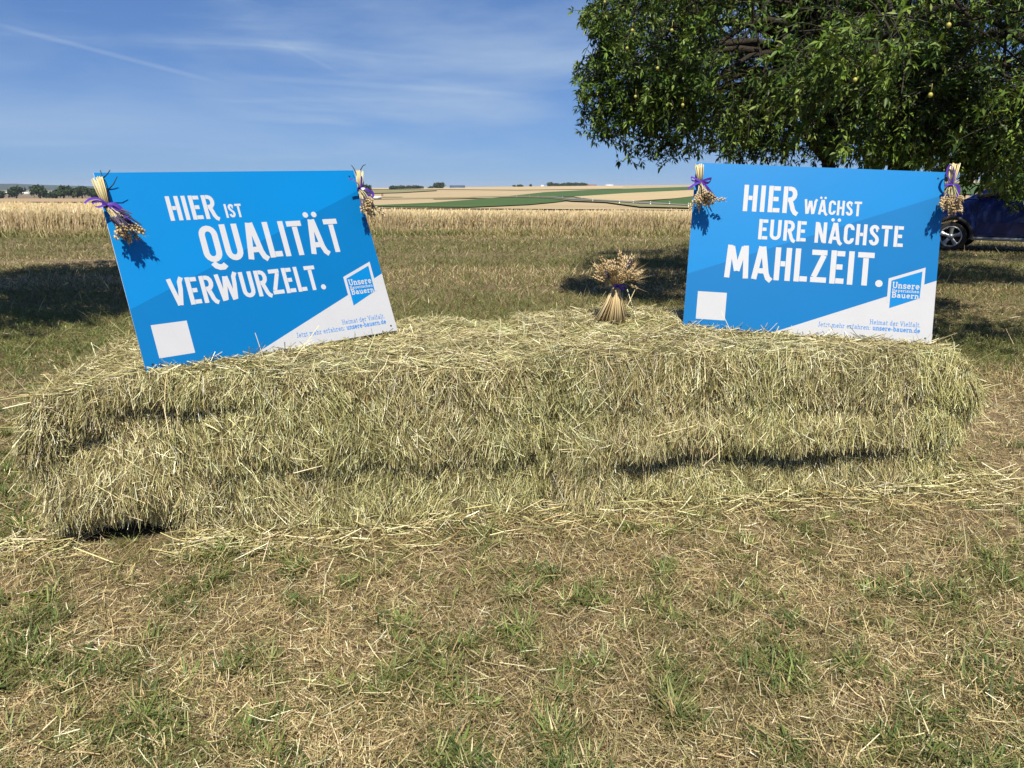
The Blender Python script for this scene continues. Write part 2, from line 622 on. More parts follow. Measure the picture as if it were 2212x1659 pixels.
def crown_mesh(lobes, per_m2, nl=14, leafL=0.080, leafW=0.0265, gap=0.10, keep_fn=None, freq=1.5):
    """twigs and leaves over the lobes (centre, radius); returns crown and twig mesh builders"""
    mbl, mbt = MB(), MB()
    P0, D0, LL = [], [], []
    for (c, r) in lobes:
        c = np.array(c)
        k = int(per_m2 * 4 * math.pi * r * r)
        d = rand_dir(k)
        rad = r * (0.35 + 0.65 * rng.random(k) ** 0.7)
        p = c + d * rad[:, None] * np.array([1, 1, 0.85])
        keep = fbm(p * freq, 21, 2) > -gap        # holes between boughs
        P0.append(p[keep])
        D0.append(norm(d[keep] * 0.9 + rng.standard_normal((keep.sum(), 3)) * 0.45 + np.array([0, 0, -0.15])))
        LL.append(0.16 + 0.26 * rng.random(keep.sum()))
    P0, D0, LL = np.concatenate(P0), np.concatenate(D0), np.concatenate(LL)
    n = len(P0)
    if keep_fn is not None:
        kk = keep_fn(P0 + LL[:, None] * (D0 + np.array([0, 0, -0.18])), P0)
        P0, D0, LL = P0[kk], D0[kk], LL[kk]
        n = len(P0)
    drop = np.array([0, 0, -1.0]) * (0.1 + 0.45 * rng.random((n, 1)))

    def at(t):
        return P0 + LL[:, None] * (D0 * t + drop * t * t * 0.55)
    # twigs
    ts = [-0.25, 0.3, 0.7, 1.0]
    rr = [0.0045, 0.004, 0.003, 0.0018]
    a = norm(np.cross(D0, rng.standard_normal((n, 3))))
    b = np.cross(D0, a)
    ring = []
    for t, r in zip(ts, rr):
        c = at(t)
        for j in range(3):
            an = 2 * math.pi * j / 3
            ring.append(c + r * (a * math.cos(an) + b * math.sin(an)))
    V = np.stack(ring, 1).reshape(-1, 3)
    bq = np.arange(n)[:, None] * 12
    q = []
    for i in range(3):
        for j in range(3):
            q.append(bq + np.array([[i * 3 + j, i * 3 + (j + 1) % 3, (i + 1) * 3 + (j + 1) % 3, (i + 1) * 3 + j]]))
    mbt.add(V, np.concatenate(q, 0), col=(0.035, 0.032, 0.018))
    # leaves: alternate along the twig, a rosette at the tip
    hue = pick(LEAFC, n, 0.1)
    for i in range(nl):
        t = 0.12 + 0.88 * min(1.0, (i + 0.5) / (nl - 6)) + 0.03 * rng.standard_normal((n, 1))
        p = at(t)
        tan = norm(D0 + drop * t * 1.1)
        an = i * 2.4 + rng.random((n, 1)) * 1.2
        rad = a * np.cos(an) + b * np.sin(an)
        d = norm(tan * 0.6 + rad * 0.85 + np.array([0, 0, -0.08]) + 0.3 * rng.standard_normal((n, 3)))
        up = norm(np.array([0, -0.4, 1.0]) + rad * 0.4 + 0.38 * rng.standard_normal((n, 3)))
        col = np.clip(hue * (1 + 0.18 * rng.standard_normal((n, 1))), 0.01, 0.4)
        leaves(mbl, p, d, up, leafL * (0.7 + 0.6 * rng.random(n)), leafW * (0.75 + 0.5 * rng.random(n)), col, droop=0.14)
    return mbl, mbt


def curve(p0, p1, sag=(0, 0, 0), n=8, wob=0.05):
    t = np.linspace(0, 1, n)[:, None]
    p0, p1, sag = map(lambda v: np.array(v, float), (p0, p1, sag))
    w = fbm(np.c_[t[:, 0] * 3 + p1[0] * 3, t[:, 0] * 0 + p1[2] * 5], 4, 2)
    return p0 + (p1 - p0) * t + sag * (4 * t * (1 - t)) + wob * w[:, None] * np.array([1, 0.7, 0.4]) * t


def at_px(px, py, Y):
    d = pix_dir(px, py)
    return np.array([0, 0, HC]) + d * (Y / d[1])


def build_fruit_tree():
    base = np.array([5.35, 11.6, 0.0])
    L = [(1413, 95, 9.30, .8), (1377, 179, 9.20, .5), (1366, 214, 9.10, .42), (1445, 170, 9.00, .8), (1416, 5, 9.60, .9), (1352, 30, 9.40, .42), (1332, 160, 9.20, .3),
         (1480, 20, 9.00, 1.0), (1500, 150, 8.60, .75), (1520, 199, 9.00, .5), (1445, 233, 9.00, .36), (1409, 258, 9.10, .3), (1620, 60, 8.20, 1.0), (1640, 160, 8.80, .6),
         (1800, 30, 7.70, 1.0), (1770, 140, 8.00, .6), (1700, 0, 8.00, 1.0), (1950, 80, 6.59, 1.0), (1930, 205, 6.85, .5), (1990, 250, 6.59, .34), (1930, 300, 6.76, .18),
         (2090, 40, 6.23, 1.0), (2100, 180, 6.41, .65), (2200, 260, 6.23, .45), (2120, 270, 6.76, .35), (2250, 120, 6.05, 1.0), (2360, 220, 6.41, .8), (2205, 325, 6.23, .28),
         (2420, 100, 6.59, 1.1),
         # deeper boughs
         (1480, 80, 11.5, 1.2), (1640, 40, 12, 1.5), (1840, 60, 11, 1.4), (2040, 80, 11, 1.5), (2250, 100, 11, 1.6), (1430, 225, 10.5, .5), (1530, 230, 11, .8),
         (1540, 285, 11, .45), (1640, 245, 11.5, .8), (1610, 315, 12.5, .3), (1720, 170, 12.5, .8), (1960, 200, 12, .7), (2140, 215, 11, .8), (2300, 240, 11, 1.0), (1990, 275, 11.5, .45),
         (1760, 315, 13.5, .26), (1680, 320, 13, .26), (1400, 285, 9.4, .2), (1372, 300, 9.2, .12), (1470, 285, 9.6, .24), (1425, 325, 9.4, .1), (1780, 262, 10.2, .42), (1860, 250, 10, .45), (1905, 292, 10.4, .3), (1815, 308, 10.6, .24), (1740, 300, 10.6, .24), (2075, 350, 9.0, .25), (2110, 372, 8.8, .22), (2160, 392, 8.8, .22), (2205, 400, 8.6, .22), (2150, 350, 8.4, .3), (1720, 255, 12.5, .7), (1850, 270, 12.6, .5), (1790, 240, 12.2, .6), (1700, 325, 13, .25), (1900, 320, 12.5, .25), (1560, 330, 12, .25), (2130, 340, 9.6, .3), (2180, 360, 9.0, .25), (2090, 330, 8.6, .25), (2140, 385, 9.2, .2), (2225, 385, 8.4, .25), (2190, 330, 8.2, .3),
         # upper crown, above the frame
         (1520, -180, 11, 1.4), (1750, -220, 10.8, 1.5), (2000, -200, 10.5, 1.5), (2250, -160, 10.3, 1.4), (1650, -300, 12, 1.8),
         (1950, -330, 12.2, 1.9), (2250, -300, 12.2, 1.9), (1850, -130, 14, 2.0), (2150, -100, 14, 2.0), (1550, -100, 13, 1.6), (2450, -60, 10.5, 1.6)]
    lobes = [(at_px(px, py, Y), r) for px, py, Y, r in L]
    lobes += [((10.6, 13.6, 5.0), 1.7), ((12.6, 12.6, 5.3), 1.7), ((12.4, 14.6, 5.6), 1.6), ((9.3, 14.6, 5.4), 1.2)]      # boughs over the car
    root = tag(empty('fruit_tree', base), 'big spreading plum tree with drooping leafy boughs behind the right sign', 'tree')
    def inside(tip, foot):
        """the ragged skirt and open side of the crown, as slopes seen from the path"""
        ok = np.ones(len(tip), bool)
        for p in (tip, foot):
            dz = p[:, 2] - HC
            dep = p[:, 1] * CP - dz * SP
            px = 1106 + F * p[:, 0] / dep
            py = 829.5 - F * (p[:, 1] * SP + dz * CP) / dep
            low = np.interp(px, [1200, 1260, 1340, 1420, 1470, 1540, 1700, 2000, 2080, 2212, 2400], [285, 308, 362, 384, 345, 352, 366, 356, 402, 428, 430])
            left = np.interp(py, [-200, 0, 50, 95, 125, 160, 195, 225, 265, 300, 345], [1330, 1285, 1272, 1310, 1285, 1242, 1268, 1252, 1275, 1262, 1350])
            ok &= (py < low + 34 * fbm(np.c_[px * 0.028, py * 0], 91, 3)) & (px > left - 20 + 34 * fbm(np.c_[py * 0.045, px * 0], 92, 3))
        return ok
    mbl, mbt = crown_mesh(lobes, 42.0, gap=-0.05, keep_fn=inside, freq=2.0)
    # thin outer sprays that break the outline on the open side
    spr = [(1304, 45, 9.3), (1289, 60, 9.2), (1282, 150, 9.2), (1264, 165, 9.2), (1276, 175, 9.1), (1299, 185, 9.2), (1276, 223, 9.2), (1289, 240, 9.1), (1284, 268, 9.2), (1304, 278, 9.2), (1314, 193, 9.2),
           (1334, 294, 9.2), (1359, 336, 9.2), (1444, 346, 9.3), (1414, 349, 9.4), (1514, 309, 9.2), (1269, 213, 9.3), (1314, 248, 9.2), (1294, 120, 9.3), (1324, 100, 9.3), (1309, 20, 9.4)]
    ma, mtw = crown_mesh([(at_px(*q), 0.17) for q in spr], 50.0, gap=2.0, keep_fn=inside)
    for src, dst in ((ma, mbl), (mtw, mbt)):
        for v_, c_, q_ in zip(src.v, src.c, src.q):
            dst.add(v_, q_ - q_.min(), col=c_)
    for mb in (mbl, mbt):
        mb.v = [v - base for v in mb.v]
    mbl.build('crown', M_leaf, root)
    # stems, limbs to every lobe, twigs
    stems = [((-0.25, 0, 0), at_px(1790, 120, 11.6) - base, 0.13), ((0.0, 0.1, 0), at_px(1890, 60, 11.9) - base, 0.15),
             ((0.3, -0.05, 0), at_px(1950, 80, 11.4) - base, 0.19)]
    mt = MB()
    tops = []
    for a, b, r in stems:
        pts = curve(a, b, (0.1 * np.sign(a[0] + 0.01), 0, 0), 10, 0.12)
        mt.tube(pts, np.linspace(r, r * 0.5, 10), 9)
        tops.append(pts)
    mt.tube(np.array([(0, 0, -0.1), (0.02, 0, 0.12), (0.03, 0, 0.4)]), [0.42, 0.33, 0.24], 10)
    for c, r in lobes:
        c = c - base
        best = min(((np.linalg.norm(q - c), k, i) for k, pts in enumerate(tops) for i, q in enumerate(pts[3:], 3)), key=lambda v: v[0] + (3 if tops[v[1]][v[2]][2] > c[2] + 0.3 else 0))
        st = tops[best[1]][best[2]]
        ln = np.linalg.norm(c - st)
        mt.tube(curve(st, c, (0, 0, 0.16 * ln), 8, 0.15), np.linspace(0.022 + 0.016 * ln, 0.012, 8), 6)
        for _ in range(int(2 + 2 * r)):
            e = c + rand_dir(1)[0] * r * 0.8
            mt.tube(curve(c + (st - c) * 0.12 * random.random(), e, (0, 0, 0.06), 5, 0.08), np.linspace(0.014, 0.005, 5), 4, cap=False)
    # low limb reaching out to the right behind the sign's corner
    a = at_px(2035, 372, 10.8) - base
    mt.tube(np.array([(0.3, 0, 0.9), a, at_px(2090, 345, 10.2) - base, at_px(2150, 325, 9.6) - base, at_px(2230, 300, 9.0) - base]), [0.14, 0.11, 0.1, 0.085, 0.05], 8)
    for px0, py0, px1, py1 in ((2060, 358, 2010, 330), (2010, 352, 1960, 362), (2100, 342, 2095, 405), (2120, 336, 2180, 370), (2060, 352, 2075, 318)):
        mt.tube(curve(at_px(px0, py0, 10.3) - base, at_px(px1, py1, 10.1) - base, (0, 0, 0.04), 6, 0.06), np.linspace(0.035, 0.012, 6), 5)
    mt.build('trunk', M_bark, root, tint=False)
    mbt.build('twigs', M_straw, root)
    # ripe yellow plums
    Mf = plain('ripe_plum', (0.42, 0.37, 0.085), 0.45, 0.35, noise=(20, 0.25))
    Cs = np.array([c for c, r in lobes])
    Rs = np.array([r for c, r in lobes])
    for zx, zy in ((220, 10), (538, 145), (325, 230), (470, 325), (350, 145), (590, 500), (365, 460), (245, 520), (1855, 120), (1410, 380), (1768, 452)):
        px, py = (2200 + zx * 0.828) / 1.823, zy * 0.828 / 1.823
        d = pix_dir(px, py)
        d = d / np.linalg.norm(d)
        o = np.array([0, 0, HC])
        tb = 9.0
        best = 99
        for c, r in zip(Cs, Rs):
            t = (c - o) @ d
            h = np.linalg.norm(o + d * t - c)
            if h < r * 1.25:
                tt = t - math.sqrt(max(0, (r * 1.25) ** 2 - h * h))
                best = min(best, tt)
        t = best if best < 90 else tb
        p = o + d * (t + 0.2) - base
        mb = MB()
        k = 7
        pr = [(-1, 0.0), (-0.8, 0.6), (-0.35, 0.93), (0.2, 1.0), (0.7, 0.72), (0.95, 0.3), (0.9, 0.0)]
        pts = np.array([(0, 0, z * 0.018) for z, _ in pr]) + p
        mb.tube(pts, [max(0.0005, w * 0.016) for _, w in pr], 8)
        mb.tube(np.array([p + (0, 0, 0.024), p + (0.004, 0, 0.045), p + (0.002, 0, 0.075)]), 0.002, 4)
        mb.build('fruit', Mf, root, smooth_=True, tint=False)
    return root


build_fruit_tree()


def build_shade_tree():
    """stands left of the view; its shade falls on the meadow"""
    base = np.array([-8.1, 7.0, 0])
    root = tag(empty('shade_tree', base), 'round leafy tree shading the meadow at the left, outside the view', 'tree')
    lobes = [((0, 0, 5.8), 1.5), ((0.9, 0.6, 5.2), 1.1), ((-1.0, 0.4, 5.2), 1.3), ((0.3, 1.8, 5.3), 1.2), ((-0.3, -1.2, 5.4), 1.2), ((1.0, -0.6, 5.7), 1.1),
             ((0.9, 2.4, 5.1), 0.9), ((-1.8, 1.4, 5.0), 1.2), ((0.2, 0.4, 6.9), 1.2), ((-2.2, 0, 5.6), 1.2), ((2.3, -2.4, 5.4), 1.2), ((1.0, -2.8, 5.4), 1.2), ((2.7, -1.4, 5.2), 1.0), ((2.9, 0.6, 5.3), 1.0), ((2.1, 0.4, 5.4), 1.1), ((2.2, -1.2, 5.4), 1.2), ((2.4, -0.2, 5.3), 1.1), ((0.6, -2.0, 5.4), 1.1), ((1.9, 1.8, 5.3), 1.1), ((1.7, 3.1, 5.2), 1.0), ((0.3, 3.2, 5.4), 1.1)]
    mbl, mbt = crown_mesh(lobes, 16.0, nl=12, leafL=0.12, leafW=0.055, gap=0.4)
    mbl.build('crown', M_leaf, root)
    mt = MB()
    mt.tube(curve((0, 0, -0.1), (0, 0, 5.2), n=10, wob=0.15), np.linspace(0.26, 0.11, 10), 9)
    for c, r in lobes:
        mt.tube(curve((0, 0, 3.4 + random.random()), c, (0, 0, -0.1), 7, 0.1), np.linspace(0.09, 0.02, 7), 6)
    mt.build('trunk', M_bark, root, tint=False)
    mbt.build('twigs', M_straw, root)


build_shade_tree()

FARC = [(0.030, 0.050, 0.018), (0.042, 0.066, 0.022), (0.055, 0.08, 0.028), (0.022, 0.037, 0.015)]


def far_tree(px, rowb, width_px, height_px, label, Y=None, group=None, seed=0):
    """a tree of the middle distance: foot at (px, rowb), crown of leaf clumps on a trunk"""
    if Y is None:
        X, Yv = unproject([px], [rowb])
        X, Yv = float(X[0]), float(Yv[0])
    else:
        Yv = Y
        t = math.tan(math.atan((rowb - 829.5) / F) + PITCH)
        X = (px - 1106) / F * (CP + t * SP) * Yv
    z0 = float(ground(X, Yv)[0])
    t = math.tan(math.atan((rowb - 829.5) / F) + PITCH)
    zrow = HC - Yv * t
    m_px = Yv / F / CP
    w, h = width_px * m_px, (height_px) * m_px + max(0.0, zrow - z0)
    root = tag(empty('distant_tree', (X, Yv, z0)), label, 'tree', group)
    mb = MB()
    k = 520
    nlob = 9
    cl = np.c_[(rng.random(nlob) - .5) * w * 0.62, (rng.random(nlob) - .5) * w * 0.6, h * (0.34 + 0.42 * rng.random(nlob))]
    cl[0] = (0, 0, h * 0.72)
    i = rng.integers(0, nlob, k)
    rl = np.array([w * 0.27] * nlob)
    d = rand_dir(k)
    d[:, 2] = np.abs(d[:, 2]) * 0.9 - 0.25 * (rng.random(k) < 0.4)
    p = cl[i] + d * (rl[i] * (0.7 + 0.35 * rng.random(k)))[:, None]
    p[:, 2] = np.clip(p[:, 2], h * 0.06, h)
    s = w * 0.085 * (0.6 + 0.8 * rng.random(k))
    col = pick(FARC, k, 0.15)
    leaves(mb, p, rand_dir(k), norm(d + 0.5 * rng.standard_normal((k, 3))), s * 1.6, s * 1.2, col, fold=0.1)
    # dense inner mass of larger clumps
    k2 = 160
    i = rng.integers(0, nlob, k2)
    p = cl[i] + rand_dir(k2) * (rl[i] * 0.55)[:, None]
    p[:, 2] = np.clip(p[:, 2], h * 0.05, h * 0.9)
    leaves(mb, p, rand_dir(k2), rand_dir(k2), np.full(k2, w * 0.26), np.full(k2, w * 0.2), pick(FARC, k2, 0.1), fold=0.1)
    mb.build('crown', M_farleaf, root)
    mt = MB()
    mt.tube([(0, 0, -0.3), (0.02 * w, 0, h * 0.25), (0, 0.02 * w, h * 0.6)], [w * 0.045, w * 0.035, w * 0.02], 6)
    mt.build('trunk', M_bark, root, tint=False)
    return root


def build_far_trees():
    far_tree(795, 431.5, 33, 30, 'dark rounded tree beside the white trailer, right of the left sign')
    g1 = 'trees along the skyline between the signs'
    for k, x in enumerate((848, 860, 871, 883, 895, 905)):
        far_tree(x, 411.5 - 0.2 * k, 15, (7.5, 7, 8, 8, 7.5, 7)[k], 'low dark tree in the row on the skyline left of the dark barn', group=g1)
    far_tree(913, 410, 5, 8, 'small slim dark tree on the skyline beside the pale farmhouse')
    far_tree(930, 409.4, 12, 5, 'low bushy tree on the skyline between the farmhouse and the tall round tree')
    far_tree(949, 409.3, 22, 11, 'tall round dark tree on the skyline just left of the dark barn')
    for x, w, h in ((1111, 8, 4), (1124, 13, 4)):
        far_tree(x, 405.0, w, h, 'small round bush on the bare skyline right of the dark barn', group='two bushes on the bare skyline')
    far_tree(1147, 404.4, 7, 6, 'single small tree on the skyline left of the white hut')
    g2 = 'trees along the skyline left of the fruit tree'
    for k, x in enumerate((1190, 1204, 1217, 1230, 1243, 1256, 1266)):
        far_tree(x, 403.8 - 0.15 * k, 15, (7.5, 5, 5.5, 6.5, 6, 5.5, 4)[k], 'dark tree in the skyline row between white hut and fruit tree', group=g2)
    # left edge of the view, in the valley before the hills
    g3 = 'trees in the valley at the left'
    for x, w, h, lab in ((4, 22, 13, 0), (36, 28, 24, 1), (88, 30, 26, 2), (122, 24, 17, 0), (138, 30, 25, 0), (160, 24, 19, 0), (178, 30, 22, 0), (200, 26, 16, 0), (216, 30, 19, 0), (236, 26, 15, 0),
                         (-30, 30, 20, 0), (108, 16, 9, 0)):
        l = ('dark tree of the dense valley wood in front of the hills', 'lighter rounded tree standing at the left edge before the hills',
             'lighter pointed tree standing between the left edge and the dark wood')[lab]
        far_tree(x, 430.5, w, h, l, Y=640 + 60 * random.random(), group=g3 if lab == 0 else None)


build_far_trees()


def build_far_buildings():
    Mw, Mr = plain('whitewash', (0.72, 0.71, 0.68), 0.8), plain('red_tiles', (0.26, 0.13, 0.09), 0.8)
    Mg, Md = plain('blue_grey_sheet', (0.09, 0.11, 0.15), 0.5), plain('dark_boards', (0.05, 0.045, 0.04), 0.8)
    Mgl = plain('dark_pane', (0.02, 0.025, 0.03), 0.2)

    def house(name, px, row, w_px, h_px, label, cat, mw, mr, roof=0.5, rz=0.0, win=2):
        X, Y = unproject([px], [row])
        X, Y = float(X[0]), float(Y[0])
        m = Y / F / CP
        w, h = w_px * m, h_px * m
        d = w * 0.55
        root = tag(empty(name, (X, Y, float(ground(X, Y)[0])), rz), label, cat)
        hw = h * (1 - roof)
        mb = MB()
        mb.box(-w / 2, w / 2, -d / 2, d / 2, -0.5, hw)
        mb.add([(-w / 2, -d / 2, hw), (-w / 2, d / 2, hw), (-w / 2, 0, h - 0.1), (w / 2, -d / 2, hw), (w / 2, d / 2, hw), (w / 2, 0, h - 0.1)], tris=[(0, 2, 1), (3, 4, 5)])
        mb.build('wall', mw, root, tint=False)
        mb = MB()
        e = 0.03 * w
        for s in (-1, 1):
            mb.add([(-w / 2 - e, s * (d / 2 + e), hw - 0.1), (w / 2 + e, s * (d / 2 + e), hw - 0.1), (w / 2 + e, 0, h), (-w / 2 - e, 0, h),
                    (-w / 2 - e, s * (d / 2 + e), hw + 0.2), (w / 2 + e, s * (d / 2 + e), hw + 0.2), (w / 2 + e, 0, h + 0.3), (-w / 2 - e, 0, h + 0.3)],
                   [(0, 1, 2, 3), (4, 7, 6, 5), (0, 4, 5, 1), (1, 5, 6, 2), (3, 2, 6, 7), (0, 3, 7, 4)])
        mb.build('roof', mr, root, tint=False)
        for i in range(win):
            mb = MB()
            x = w * ((i + 0.5) / win - 0.5)
            mb.box(x - w * 0.05, x + w * 0.05, -d / 2 - 0.05, -d / 2 + 0.02, hw * 0.35, hw * 0.75)
            mb.build('window', Mgl, root, tint=False)
        return root
    house('farmhouse', 902, 410.3, 20, 5.0, 'long pale farmhouse on the skyline in front of the tree row', 'house', Mw, plain('grey_tiles', (0.3, 0.28, 0.27), 0.8), 0.5)
    house('barn', 988, 408.6, 29, 6.8, 'dark barn with blue grey roof alone on the skyline', 'barn', Md, Mg, 0.72, rz=0.12)
    house('hut', 1171.5, 404.3, 6, 4.0, 'tiny white hut on the skyline left of the tree row', 'hut', Mw, Mw, 0.3, win=1)
    house('farmhouse', 1278, 403.0, 18, 3.6, 'red roofed farmhouse at the right end of the skyline tree row', 'house', Mw, Mr, 0.6)
    house('barn', 1316, 402.6, 15, 3.8, 'pale sheet metal shed on the skyline next to the fruit tree', 'barn', Mw, plain('pale_sheet', (0.62, 0.64, 0.66), 0.4), 0.6)
    house('hut', 826, 424.5, 3.6, 4.4, 'little brown hut on the stubble right of the rounded tree', 'hut', plain('brown_boards', (0.12, 0.08, 0.06), 0.8), Mr, 0.4, win=1)
    # white construction trailer by the rounded tree
    X, Y = unproject([816], [432.5])
    X, Y = float(X[0]), float(Y[0]) - 2
    m = Y / F / CP
    r = tag(empty('trailer', (X, Y, float(ground(X, Y)[0])), 0.5), 'white box trailer parked at the foot of the rounded tree', 'trailer')
    w, h = 16 * m, 8.2 * m
    mb = MB()
    mb.box(-w / 2, w / 2, -1.2, 1.2, 0.55, h)
    mb.build('box_body', Mw, r, tint=False)
    mb = MB()
    mb.box(w * 0.08, w * 0.44, -1.26, -1.195, 0.9, h * 0.85)
    mb.build('door', plain('grey_door', (0.4, 0.42, 0.45), 0.5), r, tint=False)
    for sx in (-0.25, 0.25):
        mb = MB()
        mb.tube([(sx * w, -1.1, 0.32), (sx * w, 1.1, 0.32)], 0.34, 12)
        mb.build('wheel', Md, r, tint=False)
    # light village strip far in the left valley
    for k, (px, w_, h_) in enumerate(((30, 26, 4.2), (64, 14, 4.0), (100, 16, 3.6), (112, 8, 3.2))):
        Yv = 1150
        t = math.tan(math.atan((417.0 - 829.5) / F) + PITCH)
        X = (px - 1106) / F * (CP + t * SP) * Yv
        zt = HC - Yv * t
        m = Yv / F / CP
        z0 = float(ground(X, Yv)[0])
        root = tag(empty('warehouse', (X, Yv, z0)), ('long white warehouse in the valley at the left edge', 'white hall in the valley right of the long warehouse',
                   'white hall in the valley behind the pointed tree', 'smallest white hall in the valley, next to the wood')[k], 'warehouse')
        mb = MB()
        mb.box(-w_ * m / 2, w_ * m / 2, -12, 12, -1, zt - z0 + h_ * m * 0.8)
        mb.build('wall', Mw, root, tint=False)
        mb = MB()
        mb.box(-w_ * m / 2 - 0.5, w_ * m / 2 + 0.5, -12.5, 12.5, zt - z0 + h_ * m * 0.8, zt - z0 + h_ * m)
        mb.build('roof', plain('light_roof', (0.5, 0.48, 0.45), 0.7), root, tint=False)
    # delineator posts along the road
    Mp, Mk = plain('post_white', (0.8, 0.8, 0.8), 0.5), plain('post_black', (0.03, 0.03, 0.03), 0.5)
    proto = None
    for zx, zy in ((1084, 154), (1158, 154), (1208, 155), (1350, 160), (1462, 168), (1525, 178), (1680, 192), (1760, 191), (1860, 197), (1970, 199), (2080, 210)):
        (px, py), = zb([(zx, zy)])
        X, Y = unproject([px], [py])
        X, Y = float(X[0]), float(Y[0])
        loc = (X, Y, float(ground(X, Y)[0]) + 0.3)
        if proto is None:
            proto = tag(empty('roadside_post', loc), 'slim white delineator post standing along the grey road', 'post', 'white delineator posts along the road')
            mb = MB()
            mb.box(-0.13, 0.13, -0.1, 0.1, 0, 0.85)
            mb.box(-0.13, 0.13, -0.1, 0.1, 1.08, 1.3)
            mb.build('post', Mp, proto, tint=False)
            mb = MB()
            mb.box(-0.131, 0.131, -0.101, 0.101, 0.85, 1.08)
            mb.build('black_band', Mk, proto, tint=False)
        else:
            c = proto.copy()
            COL.objects.link(c)
            c.location = loc
            for ch in list(proto.children):
                d = ch.copy()
                COL.objects.link(d)
                d.parent = c


build_far_buildings()


# ------------------------------------------------------------------ wheat field behind the meadow
def wheat_edge(X):
    """depth of the meadow's far edge"""
    return 24.5 + 0.9 * fbm(np.c_[X * 0.12, X * 0], 33, 3)


def wheat_back(X, Y):
    s = X / Y
    return np.interp(s, [-0.75, -0.4, -0.2, 0, 0.25, 0.45, 0.75], [70, 66, 50, 45, 46, 60, 70])


def build_wheat():
    mb = MB()
    # bed of the standing crop
    y = np.concatenate((np.linspace(0, 1, 24),))
    x = np.linspace(-52, 52, 220)
    XX = np.tile(x, (len(y), 1))
    Y0 = wheat_edge(x)
    YY = Y0 + 0.35 + (wheat_back(x, 45.0) + 3 - Y0) * (y[:, None] ** 1.6)
    h = 0.50 + 0.06 * fbm(np.c_[XX.ravel() * 1.3, YY.ravel() * 1.3], 12, 3)
    h = h * np.repeat(np.where(y < 0.001, 0.35, 1.0), len(x))
    Z = ground(XX.ravel(), YY.ravel()) + h
    n = len(x)
    i = (np.arange(len(y) - 1)[:, None] * n + np.arange(n - 1)[None]).ravel()
    mb.add(np.c_[XX.ravel(), YY.ravel(), Z], np.stack((i, i + 1, i + n + 1, i + n), 1), col=(0.48, 0.37, 0.20))
    # stalks
    N = 150000
    s = rng.uniform(-0.95, 0.95, N)
    u = rng.random(N) ** 2.2
    Yb = wheat_edge(s * 25)
    Y = Yb + u * (wheat_back(s * 45, 45.0) - Yb)
    X = s * Y
    z = ground(X, Y)
    hgt = 0.64 + 0.10 * smooth(np.abs(s), 0.2, 0.45) + 0.06 * rng.standard_normal(N) + 0.05 * fbm(np.c_[X * 0.5, Y * 0.5], 14, 2)
    d = norm(np.c_[0.14 * rng.standard_normal((N, 2)), np.ones(N)])
    a = rng.random(N) * math.pi
    w = np.c_[np.cos(a), 0.4 * np.sin(a), np.zeros(N)]
    col = pick([(0.58, 0.46, 0.26), (0.63, 0.51, 0.31), (0.51, 0.40, 0.22), (0.68, 0.57, 0.37), (0.45, 0.35, 0.18)], N, 0.08)
    col *= (1 + 0.16 * fbm(np.c_[X * 0.25, Y * 0.4], 15, 3))[:, None]
    bend = np.c_[rng.normal(0.05, 0.09, (N, 1)), rng.normal(0, 0.07, (N, 1)), -np.abs(rng.normal(0, 0.05, (N, 1)))]
    strands(mb, np.c_[X, Y, z], d, w, hgt, 0.009 + 0.012 * rng.random(N) * (Y / 30), bend, col, taper=1.3)
    o = mb.build('wheat_field', M_wheat)
    tag(o, 'ripe golden wheat standing along the far edge of the meadow', 'wheat', kind='stuff')
    # taller green grasses along the edge
    mb = MB()
    N = 30000
    s = rng.uniform(-0.95, 0.95, N)
    X = s * 25
    Y = wheat_edge(X) + rng.normal(-0.45, 0.45, N)
    X = s * Y
    hgt = (0.10 + 0.22 * rng.random(N)) * (1 + 0.6 * np.clip(fbm(np.c_[X * 0.6, Y * 0], 41, 3), -0.6, 1))
    tall = rng.random(N) < 0.015
    hgt = np.where(tall, hgt + 0.45 * rng.random(N), hgt)
    g = np.clip(0.62 + 0.7 * fbm(np.c_[X * 0.3, Y * 0.6], 43, 3), 0, 1)
    green = rng.random(N) < g
    col = np.where(green[:, None], pick([(0.10, 0.13, 0.035), (0.14, 0.165, 0.05), (0.075, 0.105, 0.03)], N), pick([(0.40, 0.33, 0.17), (0.30, 0.25, 0.11), (0.5, 0.4, 0.22)], N))
    d = norm(np.c_[0.25 * rng.standard_normal((N, 2)), np.ones(N)])
    a = rng.random(N) * math.pi
    strands(mb, np.c_[X, Y, ground(X, Y)], d, np.c_[np.cos(a), np.sin(a), np.zeros(N)], hgt, 0.008 + 0.012 * rng.random(N),
            np.c_[0.1 * rng.standard_normal((N, 2)), -0.05 * rng.random(N)], col, taper=0.3)
    o = mb.build('edge_grass', M_blade)
    tag(o, 'tall green grass fringe between meadow and wheat field', 'grass', kind='stuff')


build_wheat()

# ------------------------------------------------------------------ hay bales
YAW = R_(9.35)
BL, BD, BH = 1.99, 1.2, 0.688
BALES = [((-1.79, 2.80), 11), ((0.185, 3.125), 29)]
eu = np.array([math.cos(YAW), math.sin(YAW)])
ev = np.array([-math.sin(YAW), math.cos(YAW)])


def bale_xy(k, x, y):
    o = np.array(BALES[k][0])
    return o + eu * x + ev * y


def in_bales(X, Y, pad=0.0):
    m = np.zeros(len(X), bool)
    for (o, _) in BALES:
        u = (X - o[0]) * eu[0] + (Y - o[1]) * eu[1]
        v = (X - o[0]) * ev[0] + (Y - o[1]) * ev[1]
        m |= (u > -pad) & (u < BL + pad) & (v > -pad) & (v < BD + pad)
    return m


def bump1(x, c, w):
    return np.exp(-((x - c) / w) ** 2)


